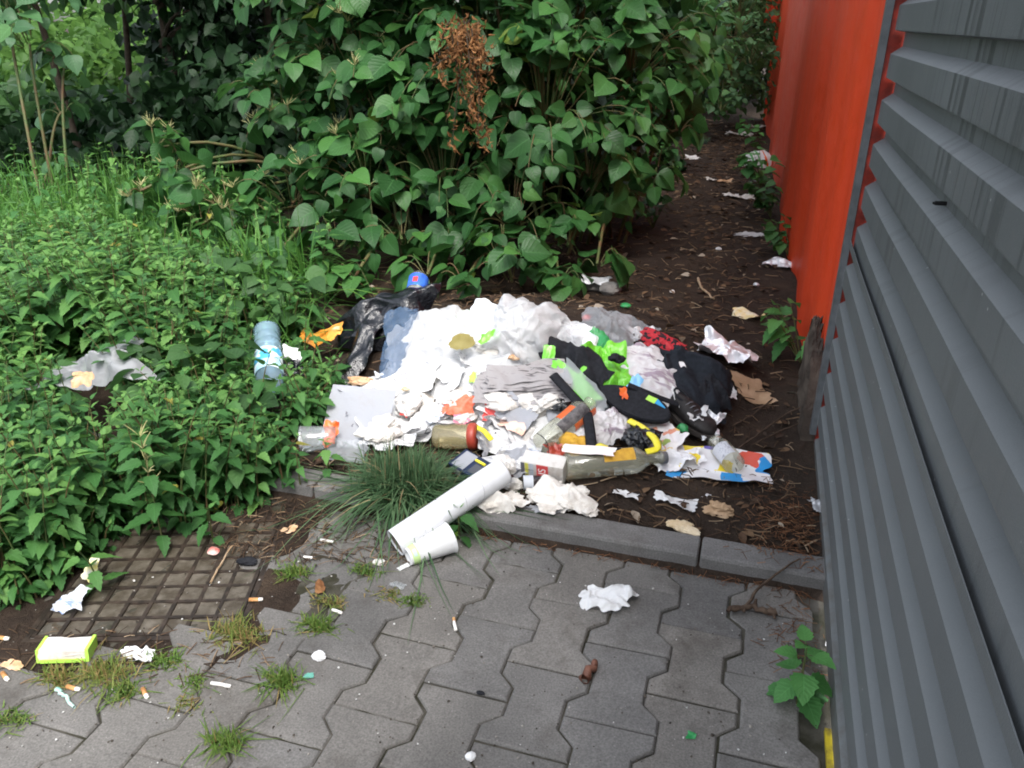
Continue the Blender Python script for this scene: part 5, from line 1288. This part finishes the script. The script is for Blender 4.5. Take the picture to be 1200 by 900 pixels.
sheet('bottle_closure', 'cap', 'small green cap beside the black shoe', 800, 502, .035, .028, GREEND, 87, .004, (20, 0, 0), .055, irr=.1, n=14, corner=.3, dome=.012)
sheet('foil', 'foil', 'twisted upright foil scrap above the small jar', 835, 500, .05, .10, FOIL, 88, .022, (38, 0, -4), .045, irr=.2, n=24, smooth=False)
sheet('foil', 'foil', 'large crumpled sheet of silver foil on the soil right of the heap', 850, 409, .20, .17, FOIL, 89, .042, (12, -12, -18), .03, irr=.16, n=64, corner=.7, dome=.012, smooth=False)
sheet('paper', 'paper', 'torn white paper between the silver foil and the black jacket', 826, 428, .06, .075, PAPER, 90, .014, (10, 0, 30), .03, irr=.25, n=22, smooth=False)
sheet('paper', 'paper', 'small white paper at the corner of the silver foil', 843, 436, .06, .04, PAPER, 91, .01, (10, 0, -10), .02, irr=.25, n=20, smooth=False)
sheet('cardboard', 'cardboard', 'flat torn piece of brown cardboard on the soil right of the black jacket', 879, 455, .13, .13, CARDB, 92, .006, (0, 0, 25), .006, irr=.2, n=26)
sheet('wrapper', 'wrapper', 'blue and orange scrap on the printed carrier bag', 743, 453, .035, .06, plain('sky_blue_film', (.22, .50, .80), .4), 93, .006, (20, 0, -10), .085, irr=.2, n=14)
sheet('wrapper', 'wrapper', 'orange scrap at the tip of the black sole', 731, 461, .02, .03, ORANGE, 94, .004, (20, 0, 30), .10, irr=.2, n=10)
sheet('paper_cup', 'wrapper', 'white crumpled cup with a gold inside above the glass bottle', 674, 520, .085, .06, YELL, 95, .014, (30, 0, 0), .06, irr=.15, n=22, dome=.012, corner=.4)
sheet('paper', 'paper', 'white paper fold behind the gold lined cup', 672, 508, .09, .05, PAPER, 96, .012, (30, 0, 10), .06, irr=.2, n=20)
sheet('food_scrap', 'food scrap', 'dark red wrapper beside the lettered carton', 650, 528, .05, .035, REDBR, 97, .01, (30, 0, 30), .05, irr=.3, n=14)
sheet('paper', 'paper', 'pink edged white card lying on top of the glass bottle', 690, 527, .14, .03, plain('pink_card', (.80, .68, .66), .6, .3, (.82, .78, .76), 20), 98, .003, (18, 0, 4), .085, irr=.05, n=20)
sticky('wire', 'wire', 'thin dark wire hooked beside the lettered carton', [(629, 508, .08), (637, 513, .085), (642, 522, .075), (643, 532, .06)], .0018, MDARK)
sticky('wire', 'wire', 'thin black wire in front of the pale blue film scrap', [(498, 508, .04), (502, 500, .06), (512, 496, .065), (520, 492, .065)], .0012, MDARK)

# --- cardboard tube and paper cup on the kerb
a = at(463, 637, .036); b = at(590, 552, .080); b[2] = .126; b[:2] = (CAM+ray(590, 552)*((.126-CAM[2])/ray(590, 552)[2]))[:2]
M_, L = along(a, b); root = bpy.data.objects.new('cardboard_tube', None); COL.objects.link(root); root.matrix_world = M_
tag(root, 'long white cardboard tube lying over the kerb beside the grass tussock', 'cardboard tube')
rt_ = .0345
part('tube', lathe([(rt_*.94, L-.002), (rt_*.99, L), (rt_, L-.003)]+[(rt_, z) for z in np.linspace(L*.95, .004, 14)]+[(rt_*.99, 0), (rt_*.94, .001), (rt_*.93, L*.4), (rt_*.93, L*.9), (rt_*.94, L-.002)], 36, .010, 12), TUBE, root)
part('inside', sleeve(rt_*.925, .004, L*.85), plain('raw_card', (.20, .16, .13), .9), root)
for z0, sl in ((L*.56, .35), (L*.72, .4)):
    A = Acc(); th = np.linspace(0, 2*PI, 30); A.tube(np.stack([(rt_+.0002)*np.cos(th), (rt_+.0002)*np.sin(th), z0+sl*rt_*np.sin(th+1)], 1), .0006, 4); A.build('seam', plain('seam_grey', (.42, .42, .43), .8), root)
clump('napkin', 'napkin', 'white tissue wad plugged at the far end of the cardboard tube', 592, 549, (.06, .06, .05), PAPER2, 140, .35, 0, 4, lift=.1, dz=.085)
a, b = at(478, 653, .022), at(528, 630, .037)
M_, L = along(a, b); root = bpy.data.objects.new('paper_cup', None); COL.objects.link(root); root.matrix_world = M_
tag(root, 'white paper cup with lime green bands lying against the cardboard tube', 'paper cup')
r0, r1 = .0205, .0375
part('cup', lathe([(.0005, .005), (r0*.9, .005), (r0*.93, 0), (r0, 0)]+[(r0+(r1-r0)*t, L*t) for t in np.linspace(.05, .98, 12)]+[(r1+.0022, L*.985), (r1+.0024, L*1.0), (r1, L*1.005), (r1-.0012, L*.99), (r1-.004, L*.8), (r0*.95, .02), (.0005, .018)], 36, .03, 3), PAPER, root)
an = face_ang(root)
def cone_band(z0, z1, m, a0, a1, nm='band', off=.0006):
    th = np.linspace(a0, a1, 24); V = np.array([((r0+(r1-r0)*z/L+off)*math.cos(a), (r0+(r1-r0)*z/L+off)*math.sin(a), z) for z in np.linspace(z0, z1, 3) for a in th])
    part(nm, (V, np.array([(r*24+i_, r*24+i_+1, (r+1)*24+i_+1, (r+1)*24+i_) for r in range(2) for i_ in range(23)])), m, root)
cone_band(.006, .022, plain('pale_lime', (.50, .68, .30), .6), an-1.6, an+2.2); cone_band(.010, .018, plain('pale_teal', (.45, .58, .55), .6), an-.5, an+.3, 'print', .001)
sheet('wrapper', 'wrapper', 'lime green scrap at the rim of the paper cup', 532, 628, .02, .022, LIME, 141, .003, (30, 0, 0), .01, irr=.2, n=10)
# --- tissues on the kerb and the soil
sheet('tissue', 'tissue', 'dirty cream tissue wad on the kerb at the end of the cardboard tube', 583, 590, .125, .075, DIRTY, 150, .028, (6, 0, -8), .014, irr=.24, n=52, dome=.04, corner=.6, smooth=False)
sheet('tissue', 'tissue', 'wide dirty cream tissue spread on the kerb below the lettered carton', 655, 582, .17, .095, DIRTY, 151, .030, (6, 0, -12), .012, irr=.28, n=60, dome=.016, corner=.7, smooth=False)
sheet('tissue', 'tissue', 'grey soaked tissue edge hanging on the kerb', 635, 598, .07, .035, CARD, 152, .006, (0, 0, 0), .004, irr=.25, n=20, smooth=False)
for (px, py, s_) in ((628, 580, .05), (648, 573, .045), (672, 578, .05), (690, 596, .045), (640, 592, .05), (666, 592, .055), (572, 592, .04), (596, 584, .045)):
    clump('tissue', 'tissue', 'small dirty tissue wad on the spread tissues along the kerb', px, py, (s_*1.3, s_, s_*.34), DIRTY, 2600+px, .6, px*7 % 360, 4, 'tissue wads along the kerb', .3, dz=.012)
clump('napkin', 'napkin', 'small cream paper ball between the tube and the dirty tissues', 600, 573, (.05, .045, .035), DIRTY, 153, .35, 0, 4)
sheet('paper_scrap', 'paper scrap', 'small folded white scrap alone on the soil below the glass bottle', 734, 580, .065, .032, PAPER, 154, .008, (0, 0, -8), .004, irr=.15, n=18, smooth=False)
sheet('paper', 'paper', 'folded white paper alone on the soil near the kerb', 791, 588, .105, .052, PAPER, 155, .012, (0, 0, -4), .008, irr=.14, n=26, smooth=False)
clump('cardboard', 'cardboard', 'tan torn cardboard lump on the soil near the kerb', 843, 601, (.075, .042, .03), CARDB, 156, .5, -10, 4)
clump('bread', 'bread', 'flat pale bread crust on the back edge of the kerb', 799, 619, (.075, .036, .02), BREAD, 157, .45, -20, 4)
sheet('tissue', 'tissue', 'white crumpled tissue lying alone on the grey paving', 709, 701, .105, .08, PAPER, 158, .017, (5, 0, -8), .010, irr=.24, n=48, dome=.016, corner=.5, smooth=False)
sheet('foil', 'foil', 'tiny foil bit right of the folded white paper', 826, 582, .025, .02, FOIL, 159, .006, (0, 0, 0), .004, irr=.2, n=10, smooth=False)
sheet('paper_scrap', 'paper scrap', 'white wrapper scrap at the foot of the grey wall on the soil', 957, 592, .03, .07, FOILD, 160, .008, (0, 0, 10), .01, irr=.2, n=16, smooth=False)
sheet('wrapper', 'wrapper', 'cream wrapper with yellow edges lying on the bare soil beyond the foil', 878, 369, .125, .07, plain('cream_wrapper', (.72, .66, .52), .5, .4, (.70, .55, .22), 22), 161, .012, (6, 0, -15), .01, irr=.14, n=26, curl=.02)
stone('stone', 'stone', 'grey angular stone at the thicket foot behind the heap', 714, 343, (.11, .09, .07), STONEG, 170, rz=20)
stone('stone', 'stone', 'flat darker stone left of the angular one at the thicket foot', 692, 338, (.15, .09, .05), STONEG, 171, rz=-10)
sheet('wrapper', 'wrapper', 'dull pale wrapper on the two stones at the thicket foot', 697, 328, .12, .06, FOILD, 172, .01, (8, 0, 10), .055, irr=.2, n=20)
stone('bottle_closure', 'cap', 'green cap on the dark soil behind the heap', 733, 360, (.045, .04, .018), GREEND, 173, rough=.05, lift=.4)
# --- things along the path
p = at(886, 190, .03); root = thing('wrapper', 'round green and white striped wrapper in the weeds under the red wall', 'wrapper', p); root.rotation_euler = (R(38), R(-20), R(15))
V, Q, U = sheet_mesh(.26, .20, 180, .02, kind='soft', dome=.06, irr=.06, n=30, corner=.2)
mesh_quads('shell', V, Q, PAPER, root, None, U)
for k, x in enumerate((-.075, -.03, .02, .07)):
    mm = np.abs(V[:, 0]-x) < .011; q_ = [f for f in Q if mm[f].all()]
    if q_: mesh_quads('stripe', V+np.array([0, 0, .003]), np.array(q_), plain('stripe_green', (.10, .38, .12), .5) if k < 3 else ORANGE, root)
for (px, py, w_, h_, m, lab) in ((893, 213, .14, .08, BAGC, 'clear crushed bag in the weeds below the striped wrapper'), (877, 275, .16, .07, BAGW, 'white crumpled plastic on the path near the red wall'),
        (914, 309, .15, .07, FOILD, 'crushed clear silver wrapper beside the red wall'), (866, 230, .20, .07, PAPER2, 'flat white paper strip across the middle of the path'),
        (811, 185, .14, .09, PAPER, 'white paper scrap under the knotweed at the left of the path'), (866, 157, .26, .14, PAPER2, 'farthest white scrap on the path beside the red wall'),
        (850, 212, .11, .06, RUSTY, 'tan leaf like scrap in the middle of the path'), (884, 148, .2, .1, PAPER2, 'pale litter at the far foot of the red wall'),
        (830, 140, .3, .03, WOODL, 'pale stick shaped scrap at the far end of the path'), (834, 210, .08, .05, PAPER2, 'small grey scrap left of the tan scrap on the path'),
        (858, 228, .08, .04, PAPER, 'small white scrap beside the flat paper strip')):
    sheet('litter_scrap', 'litter scrap', lab, px, py, w_, h_, m, 3000+px, w_*.13, (6, 0, -10), .008, irr=.25, n=24, smooth=False)
for (px, py, w_, h_, m, lab) in ((788, 343, .022, .016, STONEW, 'white pebble on the bare soil behind the foil'), (842, 293, .03, .02, STONEW, 'small round pale pebble on the path'), (886, 335, .03, .02, FOILD, 'pale chip on the soil left of the red wall'),
        (365, 0, 0, 0, None, '')):
    if m: stone('pebble', 'pebble', lab, px, py, (w_, h_, h_), m, 3100+px)
sticky('stick', 'stick', 'pale curved stick lying on the bare soil near the red wall', [(818, 326, .01), (822, 338, .012), (837, 350, .008)], .006, WOODL, 2)
sticky('stick', 'stick', 'short pale straight twig on the soil behind the red cloth', [(803, 381, .006), (825, 381, .006)], .0035, WOODL, 3)
sticky('stick', 'stick', 'dark twig on the soil below the brown cardboard', [(858, 500, .006), (880, 487, .01), (905, 468, .01)], .003, WOOD, 4)
sticky('stick', 'stick', 'long thin dark root running to the concrete footing', [(862, 528, .006), (890, 508, .01), (920, 486, .012), (955, 470, .03)], .003, WOOD, 5)
sticky('stick', 'stick', 'thin dark root crossing below the long root', [(880, 522, .006), (915, 505, .014), (948, 492, .02)], .0022, WOOD, 6)
# branch on the paving
root = thing('branch', 'forked brown twig leaning from the paving up over the kerb by the grey wall', 'branch', at(870, 715, .004)); o0 = np.array(root.location)
A = Acc(); P = [at(937, 656, .012), at(912, 668, .02), at(884, 688, .035), at(878, 700, .03), at(871, 716, .008)]
A.tube(bez(P[0], P[2]+np.array([0, 0, .005]), P[4], 14)+np.random.default_rng(1).normal(0, .0012, (14, 3)), np.linspace(.002, .0045, 14), 6)
P2 = np.array([at(853, 717, .008), at(868, 713, .012), at(883, 711, .012), at(897, 717, .010), at(909, 718, .012)]); t = np.linspace(0, 4, 16)
A.tube(np.stack([np.interp(t, np.arange(5), P2[:, k]) for k in range(3)], 1)+np.random.default_rng(2).normal(0, .0016, (16, 3)), np.random.default_rng(3).uniform(.005, .0085, 16), 6)
A.tube([at(906, 718, .012), at(908, 726, .006)], [.004, .003], 5); A.tube([at(884, 710, .014), at(886, 703, .02)], [.005, .003], 5)
A.build('wood', WOOD, root, o0)
sticky('cigar_stub', 'stub', 'brown cigar stub in the paving joint', [(686, 796, .009), (697, 776, .010)], .010, plain('tobacco', (.10, .035, .02), .6, .4, (.2, .09, .06), 40, 0, 60, .5, .003), 8, 8)
# small things on the left paving
p = at(79, 761, .017); root = thing('carton', 'crushed white and lime green carton at the corner of the manhole cover', 'carton', p); root.rotation_euler = (R(-6), R(4), R(24))
mesh_poly('box', *rounded_box(.096, .05, .030, .004, 2, .16, 5), PAPER2, root)
for x0, x1 in ((-.0485, -.043), (.042, .0485)): mesh_poly('lime_edge', *boxes([(x0, x1, -.0245, .0235, -.0135, .0152)]), LIME, root)
mesh_poly('lime_edge', *boxes([(-.042, .041, -.0252, -.0235, -.014, -.006)]), LIME, root)
sheet('paper', 'paper', 'small crumpled white paper right of the green and white carton', 162, 767, .065, .035, PAPER, 190, .010, (0, 0, 15), .006, irr=.2, n=22, smooth=False)
sheet('wrapper', 'wrapper', 'clear blue wrapper with a yellow corner under the front nettles', 83, 703, .06, .05, PRINTB, 191, .014, (18, 0, 20), .02, irr=.2, n=20)
sheet('wrapper', 'wrapper', 'yellow and white wrapper tip standing in the front nettles', 107, 668, .035, .05, plain('pale_yellow', (.75, .66, .22), .5, .4, (.8, .8, .78), 30), 192, .008, (50, 0, 10), .03, irr=.2, n=14)
sheet('plastic_disc', 'cap', 'faded red and white lid at the top of the manhole cover', 250, 646, .03, .024, plain('faded_red', (.45, .12, .10), .6, .3, (.6, .5, .46), 40), 193, .002, (8, 0, 0), .010, irr=.05, n=12, corner=.2, dome=.006)
clump('debris', 'debris', 'black rag lump on the manhole cover', 289, 660, (.05, .02, .018), CLOTH, 194, .3, 10, 3, dz=.004)
sticky('stick', 'stick', 'dry pale stalk lying across the manhole cover', [(247, 683, .008), (258, 662, .01), (272, 640, .015)], .0028, WOODL, 11)
sheet('fallen_leaf', 'leaf', 'reddish brown leaf standing on the paving beside the grass tufts', 375, 688, .045, .022, BROWNL, 195, .004, (20, 0, 110), .01, irr=.1, n=14, corner=.3)
sheet('fallen_leaf', 'leaf', 'tan curled leaf at the left edge of the paving', 15, 780, .05, .022, RUSTY, 196, .004, (5, 0, -8), .006, irr=.15, n=14, corner=.4)
sheet('fallen_leaf', 'leaf', 'tan leaf scrap on the dirt below the tussock', 338, 621, .04, .025, RUSTY, 197, .005, (5, 0, 20), .006, irr=.2, n=14, corner=.4)
def cig(label, px, py, ang, L=.028, white=True, r_=.0038):
    p = at(px, py, r_+.001); root = thing('cigarette_butt', label, 'cigarette butt', p, R(ang), 'cigarette butts on the paving')
    A = Acc(); A.tube([(-L/2, 0, 0), (-L/2+.0003, 0, 0), (L*.2, 0, 0)], [.0005, r_, r_], 10); A.build('filter', FILTER, root)
    A = Acc(); A.tube([(L*.2, 0, 0), (L*.35, .0003, 0), (L*.5, .001, 0), (L*.5+.0003, .001, 0)], [r_*.98, r_*.9, r_*.8, .0005], 10); A.build('paper', CIGP, root)
for l in ((300, 703, 18, 'orange cigarette butt at the right edge of the manhole cover'), (170, 813, -35, 'orange cigarette butt below the crumpled white paper'), (86, 807, 0, 'orange cigarette butt with white end near the teal straw'),
          (6, 793, -25, 'orange cigarette butt at the left edge below the tan leaf'), (3, 748, 5, 'orange butt at the left edge above the tan leaf')): cig(l[3], l[0], l[1], l[2], .030, r_=.0044)
for (px, py, ang, L_, lab) in ((533, 732, 118, .038, 'white cigarette stub in the joint left of the brown cigar stub'), (259, 803, 5, .042, 'thin white match stick on the lower left paving'), (395, 717, -8, .026, 'white stub beside the yellowish grass tuft'),
        (361, 654, 8, .022, 'white stub above the small grass tufts'), (383, 634, 2, .035, 'white stub on the dirt left of the tussock')):
    p = at(px, py, .004); root = thing('cigarette_butt', lab, 'cigarette butt', p, R(ang)); A = Acc(); A.tube([(-L_/2, 0, 0), (-L_/2+.0002, 0, 0), (0, .0006, 0), (L_/2, 0, 0), (L_/2+.0002, 0, 0)], [.0004, .0034, .0035, .003, .0004], 8); A.build('paper', CIGP, root)
    A = Acc(); A.tube([(L_*.22, 0, 0), (L_*.5, 0, .0002)], [.0037, .0034], 8); A.build('tip', FILTER if px == 533 else CIGP, root)
sticky('straw', 'straw', 'short teal and white straw at the lower left of the paving', [(66, 808, .005), (76, 816, .005), (87, 829, .005)], .0042, plain('teal_plastic', (.10, .38, .30), .45, .5, (.7, .74, .72), 9), 12, 8)
stone('pebble', 'pebble', 'white pebble on the paving beside the round grass tuft', 373, 771, (.027, .020, .016), STONEW, 198, rough=.4)
stone('pebble', 'pebble', 'small white pebble at the bottom edge of the paving', 551, 889, (.018, .018, .014), STONEW, 199)
sheet('plastic_disc', 'cap', 'clear round plastic lid left of the paper cup', 444, 659, .03, .024, PAPER2, 200, .001, (4, 0, 0), .005, irr=.04, n=12, corner=.15)
sheet('plastic_scrap', 'plastic scrap', 'clear plastic scrap on the paving below the paper cup', 467, 686, .034, .018, PLAST, 201, .003, (4, 0, -10), .006, irr=.15, n=12)
sheet('paper_scrap', 'paper scrap', 'tiny white strip of paper below the narrow end of the paper cup', 473, 665, .014, .03, PAPER, 202, .001, (2, 0, -35), .003, irr=.05, n=8)
sheet('plastic_scrap', 'plastic scrap', 'teal scrap in the joint beside the white pebble', 362, 793, .02, .012, plain('teal_film', (.12, .35, .28), .4), 203, .002, (2, 0, 25), .004, irr=.2, n=8)
clump('debris', 'debris', 'small black crumb on the paving left of the cigar stub', 563, 813, (.018, .009, .007), CLOTH, 204, .2, 0, 2)
sheet('fallen_leaf', 'leaf', 'small dark green leaf on the paving near the grey wall', 810, 863, .016, .014, GREEND, 205, .002, (4, 0, 0), .003, irr=.2, n=8)
sheet('paper_scrap', 'paper scrap', 'white chip at the foot of the grey wall above the weed', 971, 753, .012, .02, PAPER, 206, .002, (20, 0, 0), .006, irr=.1, n=8)

# ------------------------------------------------------------------ fine litter nobody could count
rg = np.random.default_rng(70)
A = Acc(); n_ = 6200; y = .3+rg.random(n_)**1.6*8.5; x = rg.uniform(-1.4, .56, n_)-(y-1)*.04*rg.random(n_); x = np.where(x > WX-.03-(y-.8).clip(0)*.034, x-.35, x)
for i_ in range(n_):
    z = float(H(x[i_], y[i_]))+.004; a = rg.uniform(0, PI); l = rg.uniform(.012, .06)*(1+.12*y[i_]); d = np.array([math.cos(a), math.sin(a), rg.normal(0, .12)])*l/2; c = np.array([x[i_], y[i_], z])
    A.tube([c-d, c+rg.normal(0, l*.06, 3)+np.array([0, 0, .002]), c+d], rg.uniform(.0007, .0022)*(1+.1*y[i_]), 3, r=rg.random())
b = NB('twig_litter'); sh = b.bsdf(b.ramp(b.attr('rnd'), [(0, (.03, .02, .014)), (.55, (.085, .052, .032)), (.85, (.19, .125, .075)), (1, (.32, .24, .16))]), .85, .2); M_TWIG = b.done(sh)
tag(A.build('twig_litter', M_TWIG), 'fine twigs and stalks scattered over the bare soil', 'twig litter', kind='stuff')
A = Acc(); n_ = 1500; y = .3+rg.random(n_)**1.5*8.5; x = rg.uniform(-1.5, .54, n_); x = np.where(x > WX-.05-(y-.8).clip(0)*.034, x-.4, x)
P = np.stack([x, y, H(x, y)+.006], 1); D = rg.normal(0, 1, (n_, 3)); D[:, 2] *= .15; N = np.array([0, 0, 1.])+rg.normal(0, .35, (n_, 3))
A.leaves(leaf_template(1.0, [(0, .05), (.3, .28), (.6, .25), (1, .02)], .3, .2, 1), P, D, N, rg.uniform(.012, .042, n_)*(1+.1*y), rg.random(n_))
b = NB('leaf_litter'); sh = b.bsdf(b.ramp(b.attr('rnd'), [(0, (.035, .022, .015)), (.55, (.08, .045, .025)), (.85, (.16, .10, .055)), (1, (.34, .30, .24))]), .8, .25); M_LL = b.done(sh)
tag(A.build('leaf_litter', M_LL), 'fallen brown leaf bits scattered over the bare soil', 'leaf litter', kind='stuff')
# reddish needles drifted on the soil by the grey wall and along the kerb foot
A = Acc()
for i_ in range(900):
    if i_ < 620: c = np.array([.46+rg.normal(0, .055), .40+rg.normal(0, .09), 0]); 
    elif i_ < 760: c = np.array([.47+rg.normal(0, .035), .03+rg.normal(0, .10), 0])
    else: c = np.array([rg.uniform(-.35, .5), .19-abs(rg.normal(0, .012)), 0])
    if c[0] > WX-.015: continue
    c[2] = float(H(c[0], c[1]))+.003+.006*rg.random(); a = rg.uniform(0, PI); l = rg.uniform(.008, .03); d = np.array([math.cos(a), math.sin(a), rg.normal(0, .2)])*l/2
    A.tube([c-d, c+d], rg.uniform(.0004, .0010), 3, r=rg.random())
b = NB('needle_drift'); sh = b.bsdf(b.ramp(b.attr('rnd'), [(0, (.06, .025, .012)), (.6, (.15, .065, .03)), (1, (.28, .15, .08))]), .8, .2)
tag(A.build('needle_drift', b.done(sh)), 'reddish dry needles drifted on the soil beside the grey wall', 'needles', kind='stuff')
# grit and crumbs over the paving
A = Acc(); Vi, Fi = ico(1); n_ = 900
for i_ in range(n_):
    px, py = rg.uniform(-50, 980), rg.uniform(610, 940); 
    d = ray(px, py); t = -CAM[2]/d[2]; c = CAM+d*t
    if c[1] > .19 or c[0] > WX-.02: continue
    s_ = rg.uniform(.0008, .0026)*(1.6 if rg.random() < .08 else 1)
    V = Vi*s_*rg.uniform(.5, 1.3, (len(Vi), 1))*np.array([1, 1, .6])+np.array([c[0], c[1], .0015])
    A.add(V, [(f[0], f[1], f[2], f[2]) for f in Fi], None, rg.random())
V = np.concatenate(A.V); T_ = np.concatenate(A.Q)[:, :3]
b = NB('paving_grit'); sh = b.bsdf(b.ramp(b.attr('rnd'), [(0, (.03, .025, .02)), (.5, (.10, .085, .07)), (.8, (.3, .28, .25)), (1, (.6, .6, .58))]), .85, .2)
o = mesh_quads('paving_grit', V, T_, b.done(sh), None, None, None, np.concatenate(A.R), False); tag(o, 'fine grit and crumbs scattered over the grey paving', 'grit', kind='stuff')
# dirt and dead stalks along the foot of the nettles
A = Acc()
for i_ in range(700):
    px, py = rg.uniform(250, 480), rg.uniform(585, 660)
    if rg.random() > .8: px, py = rg.uniform(0, 330), rg.uniform(735, 800)
    c = at(px, py, .003)
    a = rg.uniform(0, PI); l = rg.uniform(.01, .05); d = np.array([math.cos(a), math.sin(a), rg.normal(0, .15)])*l/2
    A.tube([c-d, c+np.array([0, 0, .002]), c+d], rg.uniform(.0005, .0014), 3, r=rg.random())
tag(A.build('stalk_litter', M_TWIG), 'dry stalks and crumbs strewn around the manhole cover and kerb foot', 'stalk litter', kind='stuff')
